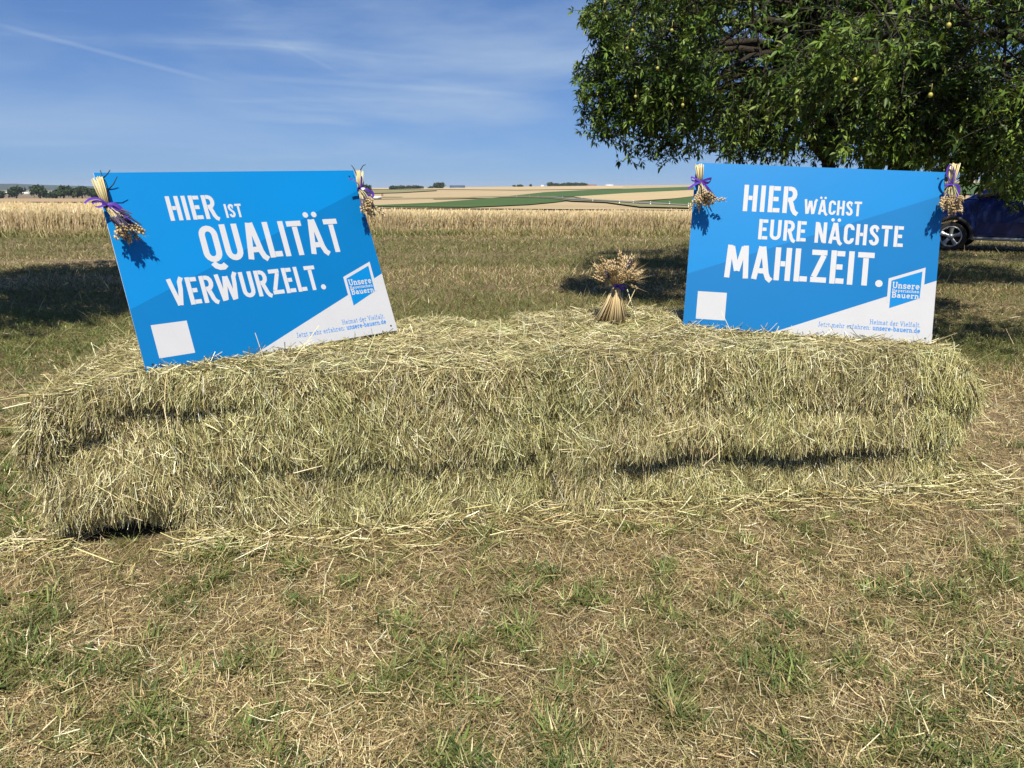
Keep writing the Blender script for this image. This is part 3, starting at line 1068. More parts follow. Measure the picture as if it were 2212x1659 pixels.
def bale_disp(p, n, k, seed):
    x, y, z = p[:, 0], p[:, 1], p[:, 2]
    fr = np.clip(-n[:, 1], 0, 1)
    tp = np.clip(n[:, 2], 0, 1)
    lf, rt = np.clip(-n[:, 0], 0, 1), np.clip(n[:, 0], 0, 1)
    big = fbm(p * 2.6, seed, 2)
    fine = fbm(p * 9.0, seed + 5, 3)
    d = 0.020 * big + 0.016 * fine + 0.014 * fbm(p * 21.0, seed + 7, 2)
    wav = 0.045 * fbm(np.c_[x * 2.4, x * 0 + seed], seed + 9, 2) + 0.03 * fbm(np.c_[x * 9, z * 9], seed + 10, 2)      # creases are not straight
    gate = np.clip(0.55 + 1.1 * fbm(np.c_[x * 3.1, z * 1.5], seed + 11, 2), 0.0, 1.3)
    zz = z + wav
    f = 0.0
    if k == 0:
        f = f + 0.040 * bump1(zz, 0.375, 0.05) * smooth(x, 0.3, 0.8) * gate      # middle bulge and the fold under it
        f = f - 0.065 * bump1(zz, 0.275, 0.03) * smooth(x, 0.4, 0.9) * gate - 0.015 * smooth(0.28 - zz, -0.02, 0.06) * smooth(x, 0.4, 1.0)
        ov = smooth(x, 0.14, 0.3) * (1 - smooth(x, 0.6, 0.85)) + 0.7 * gate * smooth(x, 1.3, 1.45) * (1 - smooth(x, 1.6, 1.75))
        f = f + 0.035 * bump1(zz, 0.63, 0.045) * ov - 0.10 * bump1(zz, 0.545, 0.034) * ov
        f = f + 0.085 * bump1(zz, 0.22, 0.10) * (1 - smooth(x, 0.2, 0.6))       # slumped lower left corner
        f = f - 0.10 * bump1(zz, 0.44, 0.07) * bump1(x, 0.17, 0.12)
        f = f + 0.05 * bump1(zz, 0.03, 0.07) * smooth(x, 0.5, 1.0)
        f = f - 0.12 * bump1(x, BL - 0.01, 0.05) * (1 - smooth(z, 0.25, 0.42))
        hole = bump1(x, 0.22, 0.16) * bump1(z, 0.0, 0.10)
        f = f - 0.50 * hole
    else:
        f = f + 0.055 * bump1(zz, 0.31, 0.060) * (0.5 + 0.5 * gate)
        cut = smooth(x, 0.22, 0.4) * (1 - smooth(x, 1.75, 1.9))
        f = f - 0.10 * bump1(zz, 0.215, 0.045) * cut * (0.35 + 0.65 * gate) - 0.03 * bump1(zz, 0.12, 0.12) * cut
        f = f + 0.085 * bump1(x, 0.12, 0.11) * (1 - smooth(z, 0.2, 0.5))      # torn clump hanging at the joint
        f = f - 0.16 * bump1(x, -0.01, 0.03) * (1 - smooth(z, 0.25, 0.42))
        f = f + 0.045 * bump1(zz, 0.02, 0.06) * smooth(x, 0.3, 0.6)
        f = f + 0.02 * bump1(zz, 0.56, 0.09) - 0.03 * bump1(zz, 0.45, 0.06) * smooth(x, 0.8, 1.3) * gate
    d = d + fr * f
    if k == 0:
        d = d + lf * (0.12 * bump1(z, 0.50, 0.17) - 0.02 * bump1(z, 0.12, 0.12))
    else:
        d = d + rt * (0.10 * bump1(z, 0.52, 0.16) - 0.10 * bump1(z, 0.05, 0.14))
    d = d + tp * (0.02 * fbm(np.c_[x * 5, y * 5], seed + 3, 3) + 0.012)
    return d


HAYC = [(0.53, 0.455, 0.22), (0.44, 0.395, 0.18), (0.67, 0.595, 0.335), (0.28, 0.255, 0.10), (0.32, 0.235, 0.105), (0.84, 0.77, 0.52), (0.10, 0.078, 0.036), (0.22, 0.225, 0.085)]
HAYW = [0.18, 0.17, 0.15, 0.12, 0.10, 0.10, 0.12, 0.06]


def build_bale(k, label):
    (ox, oy), seed = BALES[k]
    r = 0.062
    H = np.array([BL / 2, BD / 2, BH / 2])
    C = np.array([BL / 2, BD / 2, BH / 2])

    def surf(q):
        """box surface point -> rounded, displaced"""
        c = np.clip(q, -(H - r), H - r)
        n = norm(q - c)
        p = c + n * r
        # keep the foot of the bale square on the ground
        d = bale_disp(p + C, n, k, seed)
        p2 = p + n * d[:, None] + C
        if k == 0:
            p2[:, 0] = BL - (BL - p2[:, 0]) * 1.025
        if k == 1:        # the right end has sagged
            p2[:, 2] -= (0.02 * smooth(p2[:, 0], 1.2, 1.8) + 0.06 * smooth(p2[:, 0], 1.85, 2.1) - 0.032 * (1 - smooth(p2[:, 0], 0.75, 1.25))) * np.clip(p2[:, 2] / BH, 0, 1)
        else:
            p2[:, 2] -= 0.05 * smooth(-p2[:, 0], -0.3, 0.05) * np.clip(p2[:, 2] / BH, 0, 1)
        p2[:, 2] = np.maximum(p2[:, 2], -0.02)
        return p2, n
    mb = MB()
    st = 0.022
    tri_a, tri_b, tri_c = [], [], []
    nor = []
    for ax, sg in ((1, -1), (2, 1), (0, -1), (0, 1), (1, 1)):
        a, b = [i for i in range(3) if i != ax]
        na, nb = int(2 * H[a] / st), int(2 * H[b] / st)
        A, B = np.meshgrid(np.linspace(-H[a], H[a], na), np.linspace(-H[b], H[b], nb))
        q = np.zeros((A.size, 3))
        q[:, a], q[:, b], q[:, ax] = A.ravel(), B.ravel(), sg * H[ax]
        p, n = surf(q)
        i = (np.arange(nb - 1)[:, None] * na + np.arange(na - 1)[None]).ravel()
        quads = np.stack((i, i + 1, i + na + 1, i + na), 1)
        if ((ax == 1) == (sg == 1)):
            quads = quads[:, ::-1]
        mb.add(p, quads, m=0)
        if (ax, sg) == (1, 1):
            pass
        tri_a.append(p[quads[:, 0]])
        tri_b.append(p[quads[:, 1]])
        tri_c.append(p[quads[:, 3]])
        nor.append(n[quads[:, 0]])
    A, B, Cc, Nn = map(np.concatenate, (tri_a, tri_b, tri_c, nor))
    e1, e2 = B - A, Cc - A
    g = np.cross(e1, e2)
    area = np.linalg.norm(g, axis=1)
    fn = norm(g)
    fn = np.where((fn * Nn).sum(1, keepdims=True) < 0, -fn, fn)
    wgt = area * np.where(Nn[:, 1] > 0.6, 0.25, 1.0)
    N = 190000
    f = rng.choice(len(A), N, p=wgt / wgt.sum())
    u, v = rng.random((N, 1)), rng.random((N, 1))
    p = A[f] + e1[f] * u + e2[f] * v
    n = norm(fn[f] * 0.6 + Nn[f] * 0.4)
    top = Nn[f][:, 2] > 0.6
    x, z = p[:, 0], p[:, 2]
    # strand direction
    up = np.array([0, 0, 1.0])
    hx = np.array([1.0, 0, 0])
    th = rng.random(N) * 2 * math.pi
    dt = np.c_[np.cos(th), np.sin(th), np.zeros(N)]
    sidev = norm(np.cross(n, up) + 1e-6)
    clump = fbm(p * 8, seed + 31, 2)
    ang = clump * 0.9 + rng.standard_normal(N) * np.where(rng.random(N) < 0.3, 1.3, 0.38)
    ds = -up * np.cos(ang)[:, None] + sidev * np.sin(ang)[:, None]
    lift_t = np.abs(rng.standard_normal((N, 1))) * 0.16
    loose = rng.random((N, 1)) < 0.10
    lift_s = rng.standard_normal((N, 1)) * 0.11 + 0.05 + loose * 0.35
    d = np.where(top[:, None], dt + up * lift_t, ds + n * lift_s)
    d = norm(d - n * np.minimum((d * n).sum(1, keepdims=True), 0) * np.where(top[:, None], 1, 0.6))
    Ln = np.where(top, 0.04, 0.03) + 0.06 * rng.random(N) ** 1.6 + 0.06 * (rng.random(N) < 0.06)
    Wd = 0.0010 + 0.0017 * rng.random(N) ** 2.0
    off = n * (rng.random((N, 1)) ** 2.0 * 0.024 - 0.006)
    ends = (Nn[f][:, 0] > 0.5) if k == 1 else (Nn[f][:, 0] < -0.5)
    d = np.where(ends[:, None], norm(d + n * 0.55 * rng.random((N, 1)) + np.array([0, 0, -0.2])), d)
    Ln = np.where(ends, Ln * 1.4, Ln)
    cl = fbm(p * 34.0, seed + 71, 2)            # little tufts with dark gaps between them
    start = p + off + n * (0.016 * cl - 0.004)[:, None] - d * Ln[:, None] * 0.5
    if k == 0:                                  # the gap under the slumped corner stays open
        inh = (bump1(x, 0.22, 0.15) * bump1(z, 0.0, 0.085) > 0.30) & (p[:, 1] < 0.6)
        Ln = np.where(inh, 0.004, Ln)
    col = pick(HAYC, N, 0.14, HAYW)
    hv = fbm(p * 3.1, seed + 51, 3)
    col = col * (1 + 0.18 * hv + 0.22 * fbm(p * 30.0, seed + 72, 1))[:, None]
    gr = np.clip(fbm(p * 2.0, seed + 61, 2) * 0.9, 0, 0.45)[:, None]
    col = col * (1 - gr) + gr * (col * np.array([0.86, 1.0, 0.8]))
    if k == 1:
        col = np.where((x > BL - 0.25)[:, None], col * np.array([1.06, 1.12, 1.02]), col)
    wdir = norm(rng.standard_normal((N, 3)) * 0.7 + np.cross(n, d))
    bend = rng.standard_normal((N, 3)) * 0.012 - up * 0.02 * rng.random((N, 1))
    strands(mb, start, d, wdir, Ln, Wd, bend, np.clip(col, 0.01, 0.9), m=1)
    # long pale stems sticking out at edges and folds
    M = 150
    f2 = rng.choice(len(A), M, p=wgt / wgt.sum())
    p2 = A[f2]
    n2 = Nn[f2]
    d2 = norm(rng.standard_normal((M, 3)) * 0.8 + n2 * 0.55 * rng.random((M, 1)) + hx * (-0.3 if k == 0 else 0.3) * rng.random((M, 1)))
    L2 = 0.12 + 0.16 * rng.random(M)
    strands(mb, p2 - d2 * 0.06, d2, rand_dir(M), L2, 0.0026 + 0.0016 * rng.random(M), rng.standard_normal((M, 3)) * 0.02,
            pick([(0.72, 0.63, 0.40), (0.62, 0.53, 0.29), (0.5, 0.47, 0.25)], M), m=1)
    # stems on the flying end
    M = 1100
    ee = np.where((Nn[:, 0] > 0.4) if k == 1 else (Nn[:, 0] < -0.4))[0]
    f3 = rng.choice(ee, M)
    p3, n3 = A[f3], Nn[f3]
    d3 = norm(n3 * 0.8 + rng.standard_normal((M, 3)) * 0.55 + np.array([0, -0.15, -0.25]))
    strands(mb, p3 - d3 * 0.05, d3, rand_dir(M), 0.09 + 0.12 * rng.random(M) ** 1.5, 0.002 + 0.0018 * rng.random(M),
            np.array([0, 0, -0.035]) * rng.random((M, 1)) + rng.standard_normal((M, 3)) * 0.012, pick(HAYC, M, 0.1, HAYW), m=1)
    o = mb.build('hay_bale', [M_hay_core, M_hay], smooth_=False)
    o.location = (ox, oy, 0)
    o.rotation_euler = (0, 0, YAW)
    tag(o, label, 'hay bale')
    return o


build_bale(0, 'square hay bale with slumped open corner, under the HIER IST sign')
build_bale(1, 'square hay bale with torn frayed right end, under the MAHLZEIT sign')


def build_loose_hay():
    """wisps fallen round the bales and drifted against the signs"""
    mb = MB()
    N = 6000
    u = rng.uniform(-0.35, 2 * BL + 0.35, N)
    v = -np.abs(rng.normal(0, 0.15, N)) + 0.06
    endz = rng.random(N) < 0.18
    u = np.where(endz, np.where(rng.random(N) < 0.5, -np.abs(rng.normal(0, 0.18, N)), 2 * BL + np.abs(rng.normal(0, 0.16, N))), u)
    v = np.where(endz, rng.uniform(-0.2, BD + 0.1, N), v)
    o = np.array(BALES[0][0])
    X, Y = o[0] + eu[0] * u + ev[0] * v, o[1] + eu[1] * u + ev[1] * v
    th = rng.random(N) * 2 * math.pi
    d = norm(np.c_[np.cos(th), np.sin(th), 0.15 * np.abs(rng.standard_normal(N))])
    gap = (np.abs(u - 0.22) < 0.2) & (np.abs(v) < 0.2)
    X = np.where(gap, X + 0.45 * eu[0], X)
    Y = np.where(gap, Y + 0.45 * eu[1] - 0.05, Y)
    hgt = 0.01 + 0.05 * rng.random(N) * np.exp(-np.abs(v) * 8)
    strands(mb, np.c_[X, Y, hgt], d, norm(np.cross(d, rand_dir(N))), 0.05 + 0.12 * rng.random(N), 0.002 + 0.002 * rng.random(N),
            rng.standard_normal((N, 3)) * 0.015, pick(HAYC, N, 0.14, HAYW))
    # along the lower edges of the boards
    for (a, b, zz) in (((-1.463, 2.914), (-0.574, 3.703), 0.698), ((0.868, 3.761), (2.042, 3.580), 0.722)):
        M = 1400
        t = rng.random(M)
        side = rng.random(M)
        a, b = np.array(a), np.array(b)
        nn = np.array([(b - a)[1], -(b - a)[0]])
        nn = nn / np.linalg.norm(nn)
        P = a + (b - a) * t[:, None] + nn * (rng.random((M, 1)) * 0.10 - 0.01)
        th = rng.random(M) * 2 * math.pi
        d = norm(np.c_[np.cos(th), np.sin(th), np.abs(rng.standard_normal(M)) * 0.2])
        zl = zz + 0.02 * rng.random(M) - (0.05 * t if zz > 0.71 else 0)
        strands(mb, np.c_[P, zl], d, norm(np.cross(d, rand_dir(M))), 0.04 + 0.07 * rng.random(M), 0.002 + 0.002 * rng.random(M),
                rng.standard_normal((M, 3)) * 0.012, pick(HAYC, M, 0.14, HAYW))
    tag(mb.build('loose_hay', M_hay), 'loose hay wisps fallen around the foot of the bales', 'hay', kind='stuff')


build_loose_hay()


# ------------------------------------------------------------------ meadow
def build_meadow():
    mb = MB()

    def place(N, y0, y1, power, smax=1.2):
        N = int(N * smax / 0.84)
        Y = y0 * (y1 / y0) ** (rng.random(N) ** power)
        s = rng.uniform(-smax, smax, N)
        X = s * Y + rng.normal(0, 0.05, N)
        k = ~in_bales(X, Y, 0.0)
        return X[k], Y[k]

    def greenness(X, Y):
        g = 0.03 + 0.22 * fbm(np.c_[X * 0.9, Y * 0.9], 71, 3) + 0.60 * fbm(np.c_[X * 8.5, Y * 8.5], 72, 2)
        g = g + 0.28 * smooth(-X, 1.4, 2.6) * (1 - smooth(Y, 8, 14)) + 0.10 * smooth(X, 0.8, 2.5) * (1 - smooth(Y, 2.6, 4))
        far = smooth(Y, 4.5, 7)
        g = g * (1 - 0.5 * far) + far * (0.28 + 0.65 * fbm(np.c_[X * 0.10, Y * 0.6], 73, 3))
        g = g - 0.22 * smooth(X, 2.2, 3.0) * (1 - smooth(Y, 5.5, 7.5)) * smooth(Y, 2.6, 3.2)
        return g

    STRAW = [(0.48, 0.385, 0.20), (0.37, 0.28, 0.14), (0.63, 0.53, 0.31), (0.25, 0.18, 0.085), (0.13, 0.093, 0.045), (0.40, 0.34, 0.165), (0.78, 0.70, 0.46)]
    SW = [0.22, 0.19, 0.14, 0.15, 0.12, 0.12, 0.06]
    GREEN = [(0.125, 0.17, 0.042), (0.095, 0.135, 0.034), (0.17, 0.21, 0.058), (0.07, 0.105, 0.028), (0.22, 0.245, 0.085)]
    OLIVE = [(0.19, 0.17, 0.063), (0.145, 0.138, 0.047), (0.235, 0.20, 0.083), (0.10, 0.10, 0.033)]
    # 1 flat litter of mown dry stems
    X, Y = place(150000, 1.45, 9.0, 0.95)
    N = len(X)
    th = rng.random(N) * 2 * math.pi
    d = norm(np.c_[np.cos(th), np.sin(th), 0.16 * rng.standard_normal(N) + 0.05])
    sc = np.clip(Y / 3.0, 0.75, 2.0)
    Ln = (0.025 + 0.065 * rng.random(N) ** 1.6 + 0.07 * (rng.random(N) < 0.03)) * sc ** 0.3
    col = pick(STRAW, N, 0.16, SW)
    col = col * (1.06 + 0.30 * fbm(np.c_[X * 1.6, Y * 1.6], 75, 3))[:, None]
    g = greenness(X, Y)
    ol = rng.random(N) < np.clip(0.30 + 0.8 * g, 0.10, 0.75)
    col = np.where(ol[:, None], pick(OLIVE, N, 0.15), col)
    strands(mb, np.c_[X, Y, 0.004 + 0.022 * rng.random(N) ** 1.5], d, norm(np.cross(d, np.array([0, 0, 1.0])) + 0.35 * rng.standard_normal((N, 3))), Ln, (0.0013 + 0.0022 * rng.random(N) ** 1.5) * sc ** 0.6,
            rng.standard_normal((N, 3)) * 0.012, np.clip(col, 0.01, 0.9), taper=0.8)
    # 2 short upright stubble
    X, Y = place(150000, 1.45, 9.0, 0.95)
    N = len(X)
    sc = np.clip(Y / 3.0, 0.75, 2.0)
    d = norm(np.c_[0.55 * rng.standard_normal((N, 2)), np.ones(N)])
    g = greenness(X, Y)
    gr = rng.random(N) < np.clip(0.30 + 1.6 * g, 0.08, 0.95)
    col = np.where(gr[:, None], pick(GREEN, N, 0.14), pick(STRAW, N, 0.16, SW) * 0.95)
    a = rng.random(N) * math.pi
    Ln = (0.014 + 0.035 * rng.random(N) ** 1.3) * (1 + 0.5 * np.clip(g, 0, 1))
    strands(mb, np.c_[X, Y, np.zeros(N)], d, np.c_[np.cos(a), np.sin(a), np.zeros(N)], Ln * sc ** 0.3, (0.0014 + 0.0018 * rng.random(N)) * sc ** 0.6,
            np.c_[0.012 * rng.standard_normal((N, 2)), -0.006 * rng.random(N)], col, taper=0.35)
    # 3 tufts of green blades
    X, Y = place(14000, 1.45, 8.0, 0.95)
    g = greenness(X, Y) + 0.1 * rng.standard_normal(len(X))
    k = g + 0.22 * rng.standard_normal(len(X)) > 0.40
    X, Y, g = X[k], Y[k], g[k]
    nb = rng.integers(8, 30, len(X))
    i = np.repeat(np.arange(len(X)), nb)
    N = len(i)
    th = rng.random(N) * 2 * math.pi
    rad = 0.028 * rng.random(N) ** 0.8
    px, py = X[i] + rad * np.cos(th), Y[i] + rad * np.sin(th)
    lean = 0.25 + 0.85 * rng.random(N)
    th2 = th + 0.5 * rng.standard_normal(N)
    d = norm(np.c_[np.cos(th2) * lean, np.sin(th2) * lean, np.ones(N)])
    Ln = (0.024 + 0.05 * rng.random(N)) * (0.7 + 0.6 * rng.random(len(X))[i])
    hue = pick(GREEN, len(X), 0.12)[i] * (1 + 0.15 * rng.standard_normal((N, 1)))
    hue = np.where((rng.random(N) < 0.13)[:, None], pick(STRAW, N, 0.1, SW), hue)
    bend = np.c_[np.cos(th2) * Ln * 0.3, np.sin(th2) * Ln * 0.3, -Ln * 0.35 * rng.random(N)]
    strands(mb, np.c_[px, py, np.zeros(N)], d, np.c_[-np.sin(th2), np.cos(th2), np.zeros(N)], Ln, 0.0024 + 0.0038 * rng.random(N), bend, np.clip(hue, 0.01, 0.9), taper=0.15)
    # 4 broad weed leaves (plantain, dandelion)
    X, Y = place(620, 1.45, 6.0, 0.95)
    g = greenness(X, Y) + 0.15 * rng.standard_normal(len(X))
    k = g > 0.22
    X, Y = X[k], Y[k]
    nb = rng.integers(4, 11, len(X))
    i = np.repeat(np.arange(len(X)), nb)
    N = len(i)
    th = rng.random(N) * 2 * math.pi
    el = 0.15 + 0.75 * rng.random(N)
    d = norm(np.c_[np.cos(th), np.sin(th), el])
    up = norm(np.c_[-np.cos(th) * el, -np.sin(th) * el, np.ones(N)] + 0.25 * rng.standard_normal((N, 3)))
    leaves(mb, np.c_[X[i], Y[i], np.full(N, 0.004)], d, up, 0.035 + 0.045 * rng.random(N), 0.007 + 0.010 * rng.random(N), pick(GREEN[:4], len(X), 0.1)[i] * (1 + 0.1 * rng.standard_normal((N, 1))), fold=0.15, droop=0.2)
    # 5 the mown meadow further off: larger blades as distance grows
    X, Y = place(260000, 5.0, 25.0, 0.8, 0.95)
    k = Y < wheat_edge(X) - 0.1
    X, Y = X[k], Y[k]
    N = len(X)
    g = greenness(X, Y)
    gr = rng.random(N)
    pg = np.clip(0.34 + 1.0 * g, 0.05, 0.9)
    col = np.where((gr < pg * 0.55)[:, None], pick(GREEN, N, 0.15), np.where((gr < pg * 1.5)[:, None], pick(OLIVE, N, 0.15), pick(STRAW, N, 0.15, SW)))
    d = norm(np.c_[0.75 * rng.standard_normal((N, 2)), np.ones(N)])
    a = rng.random(N) * math.pi
    sc = (Y / 6.0)
    Ln = (0.03 + 0.05 * rng.random(N)) * (1 + 0.7 * fbm(np.c_[X * 0.2, Y * 1.2], 79, 2)) * sc ** 0.25
    strands(mb, np.c_[X, Y, ground(X, Y)], d, np.c_[np.cos(a), np.sin(a), np.zeros(N)], Ln, (0.0025 + 0.003 * rng.random(N)) * sc ** 0.7,
            np.c_[0.02 * rng.standard_normal((N, 2)), -0.012 * rng.random(N)], col, taper=0.4)
    # 6 scattered dead seed stems
    X, Y = place(1400, 2.5, 20.0, 0.9)
    N = len(X)
    d = norm(np.c_[0.5 * rng.standard_normal((N, 2)), np.ones(N)])
    strands(mb, np.c_[X, Y, ground(X, Y)], d, rand_dir(N), 0.08 + 0.14 * rng.random(N), 0.002 + 0.0003 * Y, 0.03 * rng.standard_normal((N, 3)), pick([(0.5, 0.42, 0.25), (0.6, 0.5, 0.32)], N), taper=0.6)
    tag(mb.build('meadow_grass', M_blade), 'short mown dry meadow grass with green tufts and straw litter', 'grass', kind='stuff')


build_meadow()

# ------------------------------------------------------------------ sign boards
BW, BHT = 1.189, 0.841
POSE_L = ([[0.74762, -0.2703, 0.60663], [0.66373, 0.2726, -0.69653], [0.0229, 0.92338, 0.38321]], (-1.4629, 2.91362, 0.70653))
POSE_R = ([[0.98747, 0.08005, -0.13602], [-0.15178, 0.24532, -0.95749], [-0.04328, 0.96613, 0.25439]], (0.86822, 3.76079, 0.73698))


def pose_matrix(pose, at=(0, 0, 0)):
    Rm, o = pose
    m = Matrix(Rm).to_4x4()
    m.translation = Vector(o) + Matrix(Rm) @ Vector(at)
    return m


def arc(cx, cy, rx, ry, a0, a1, n=7):
    return [(cx + rx * math.cos(R_(a)), cy + ry * math.sin(R_(a))) for a in np.linspace(a0, a1, n)]


# headline capitals: advance width and centre lines, cap height 1, pen 0.18
h_ = 0.09
CAPS = {
    'H': (.50, [[(.09, 0), (.09, 1)], [(.41, 0), (.41, 1)], [(.18, .51), (.32, .51)]]),
    'I': (.19, [[(.095, 0), (.095, 1)]]),
    'E': (.42, [[(.09, 0), (.09, 1)], [(.18, .91), (.41, .91)], [(.18, .51), (.36, .51)], [(.18, .09), (.42, .09)]]),
    'L': (.39, [[(.09, 0), (.09, 1)], [(.18, .09), (.40, .09)]]),
    'T': (.47, [[(0, .91), (.47, .91)], [(.235, .82), (.235, 0)]]),
    'R': (.50, [[(.09, 0), (.09, 1)], [(.18, .92), (.26, .92)] + arc(.26, .715, .15, .205, 90, -90) + [(.18, .51)],
                [(.27, .46), (.33, .28), (.37, .13), (.44, .02), (.53, -.03)]]),
    'A': (.57, [[(.08, 0), (.25, 1)], [(.30, 1), (.39, .45), (.43, .2), (.49, .05), (.59, -.03)], [(.20, .26), (.36, .26)]]),
    'Q': (.53, [[(.09, .5), (.09, .73)] + arc(.265, .73, .175, .18, 180, 0, 9) + [(.44, .27)] + arc(.265, .27, .175, .18, 0, -180, 9) + [(.09, .5)],
                [(.20, .0), (.27, -.09), (.36, -.13), (.46, -.13), (.54, -.07)]]),
    'U': (.52, [[(.09, 1), (.09, .28)] + arc(.26, .28, .17, .19, 180, 360, 9) + [(.43, 1)]]),
    'V': (.56, [[(.08, 1), (.13, .72), (.275, 0.03)], [(.30, 0.03), (.42, .60), (.44, .86), (.53, 1.02)]]),
    'W': (.84, [[(.08, 1), (.19, 0.0)], [(.24, 0.03), (.38, .9)], [(.42, .9), (.57, 0.0)], [(.61, 0.03), (.70, .6), (.72, .86), (.81, 1.02)]]),
    'Z': (.48, [[(.02, .91), (.46, .91)], [(.37, .83), (.11, .17)], [(.02, .09), (.48, .09)]]),
    'N': (.54, [[(.09, 0), (.09, 1)], [(.13, .95), (.40, .05)], [(.45, 0), (.45, 1)]]),
    'M': (.72, [[(.08, 0), (.13, 1)], [(.18, .96), (.36, .22)], [(.37, .22), (.54, .96)], [(.59, 1), (.64, 0)]]),
    'S': (.44, [[(.37, .74)] + arc(.225, .74, .14, .175, 0, 180, 8) + [(.12, .62), (.33, .40)] + [(.365, .29)] + arc(.225, .265, .14, .175, 0, -180, 8)]),
    'C': (.46, [[(.39, .70)] + arc(.245, .73, .15, .18, 0, 180, 8) + arc(.245, .27, .15, .18, 180, 360, 8) + [(.39, .30)]]),
    '.': (.20, []),
    ' ': (.22, [])}
# slab letters: x-height .68, pen .12
P = .06
LOW = {
    'U': (.80, [[(.16, .94), (.16, .3)] + arc(.40, .3, .24, .24, 180, 360, 8) + [(.64, .94)], [(.02, .94), (.30, .94)], [(.50, .94), (.78, .94)]]),
    'B': (.74, [[(.17, .06), (.17, .94)], [(.03, .94), (.40, .94)] + arc(.40, .73, .2, .21, 90, -90, 6) + [(.2, .52)], [(.40, .52)] + arc(.42, .29, .23, .23, 90, -90, 6) + [(.03, .06)]]),
    'H': (.86, [[(.17, 0.06), (.17, .94)], [(.69, .06), (.69, .94)], [(.2, .52), (.66, .52)], [(.03, .06), (.31, .06)], [(.03, .94), (.31, .94)], [(.55, .06), (.83, .06)], [(.55, .94), (.83, .94)]]),
    'J': (.50, [[(.34, .94), (.34, .22)] + arc(.2, .2, .14, .15, 0, -150, 6), [(.18, .94), (.48, .94)]]),
    'V': (.80, [[(.12, .94), (.40, .03)], [(.40, .03), (.68, .94)], [(.0, .94), (.26, .94)], [(.54, .94), (.80, .94)]]),
    'n': (.68, [[(.15, .06), (.15, .66)], [(.18, .5)] + arc(.34, .42, .18, .2, 150, 0, 6) + [(.52, .06)], [(.02, .06), (.28, .06)], [(.40, .06), (.66, .06)], [(.02, .64), (.15, .64)]]),
    'h': (.68, [[(.15, .06), (.15, .98)], [(.18, .5)] + arc(.34, .42, .18, .2, 150, 0, 6) + [(.52, .06)], [(.02, .06), (.28, .06)], [(.40, .06), (.66, .06)], [(.02, .96), (.15, .96)]]),
    'm': (1.0, [[(.15, .06), (.15, .66)], [(.18, .5)] + arc(.32, .42, .16, .2, 150, 0, 6) + [(.48, .06)], [(.51, .5)] + arc(.66, .42, .17, .2, 150, 0, 6) + [(.83, .06)],
                [(.02, .06), (.28, .06)], [(.38, .06), (.58, .06)], [(.71, .06), (.97, .06)], [(.02, .64), (.15, .64)]]),
    's': (.54, [[(.46, .55)] + arc(.27, .5, .18, .13, 50, 200, 6) + [(.16, .38), (.38, .29)] + arc(.27, .18, .18, .13, 30, -140, 7), [(.47, .66), (.47, .5)], [(.07, .18), (.07, .03)]]),
    'e': (.64, [[(.10, .36), (.54, .36)] + arc(.32, .34, .22, .28, 10, 320, 13)]),
    'r': (.54, [[(.17, .06), (.17, .66)], [(.20, .48)] + arc(.36, .42, .17, .2, 150, 60, 4) + [(.50, .52)], [(.02, .06), (.36, .06)], [(.02, .64), (.17, .64)]]),
    'a': (.66, [[(.12, .54)] + arc(.30, .48, .18, .14, 140, 0, 6) + [(.48, .06)], [(.60, .06), (.48, .06)], [(.48, .38), (.28, .38)] + arc(.26, .22, .16, .16, 90, 270, 7) + [(.48, .14)]]),
    'y': (.68, [[(.12, .64), (.34, .06)], [(.56, .64), (.30, -.14), (.10, -.2)], [(.0, .64), (.24, .64)], [(.44, .64), (.68, .64)]]),
    'i': (.34, [[(.17, .06), (.17, .66)], [(.02, .06), (.32, .06)], [(.03, .64), (.17, .64)], [(.17, .82), (.17, .96)]]),
    'c': (.58, [[(.50, .50)] + arc(.32, .34, .22, .28, 45, 320, 12)]),
    'u': (.70, [[(.15, .66), (.15, .26)] + arc(.33, .24, .18, .2, 180, 350, 7), [(.52, .66), (.52, .06)], [(.02, .64), (.15, .64)], [(.38, .64), (.52, .64)], [(.52, .06), (.67, .06)]]),
    'b': (.68, [[(.15, .06), (.15, .98)]] + [arc(.36, .34, .21, .28, 170, -170, 13)] + [[(.02, .96), (.15, .96)]]),
    'd': (.68, [[(.52, .06), (.52, .98)]] + [arc(.32, .34, .21, .28, 10, 350, 13)] + [[(.40, .96), (.52, .96)], [(.52, .06), (.66, .06)]]),
    't': (.44, [[(.18, .86), (.18, .22)] + arc(.30, .2, .12, .15, 180, 300, 5), [(.04, .64), (.40, .64)]]),
    'z': (.54, [[(.05, .62), (.48, .62)], [(.46, .60), (.08, .08)], [(.05, .06), (.50, .06)], [(.07, .64), (.07, .48)], [(.48, .04), (.48, .2)]]),
    'f': (.44, [[(.17, .06), (.17, .8)] + arc(.30, .8, .13, .15, 180, 60, 5), [(.04, .64), (.38, .64)], [(.03, .06), (.33, .06)]]),
    'l': (.34, [[(.17, .06), (.17, .98)], [(.02, .06), (.32, .06)], [(.03, .96), (.17, .96)]]),
    '-': (.40, [[(.06, .34), (.34, .34)]]),
    ':': (.26, [[(.13, .02), (.13, .16)], [(.13, .48), (.13, .62)]]),
    '.': (.26, [[(.13, .0), (.13, .16)]]),
    ' ': (.30, [])}


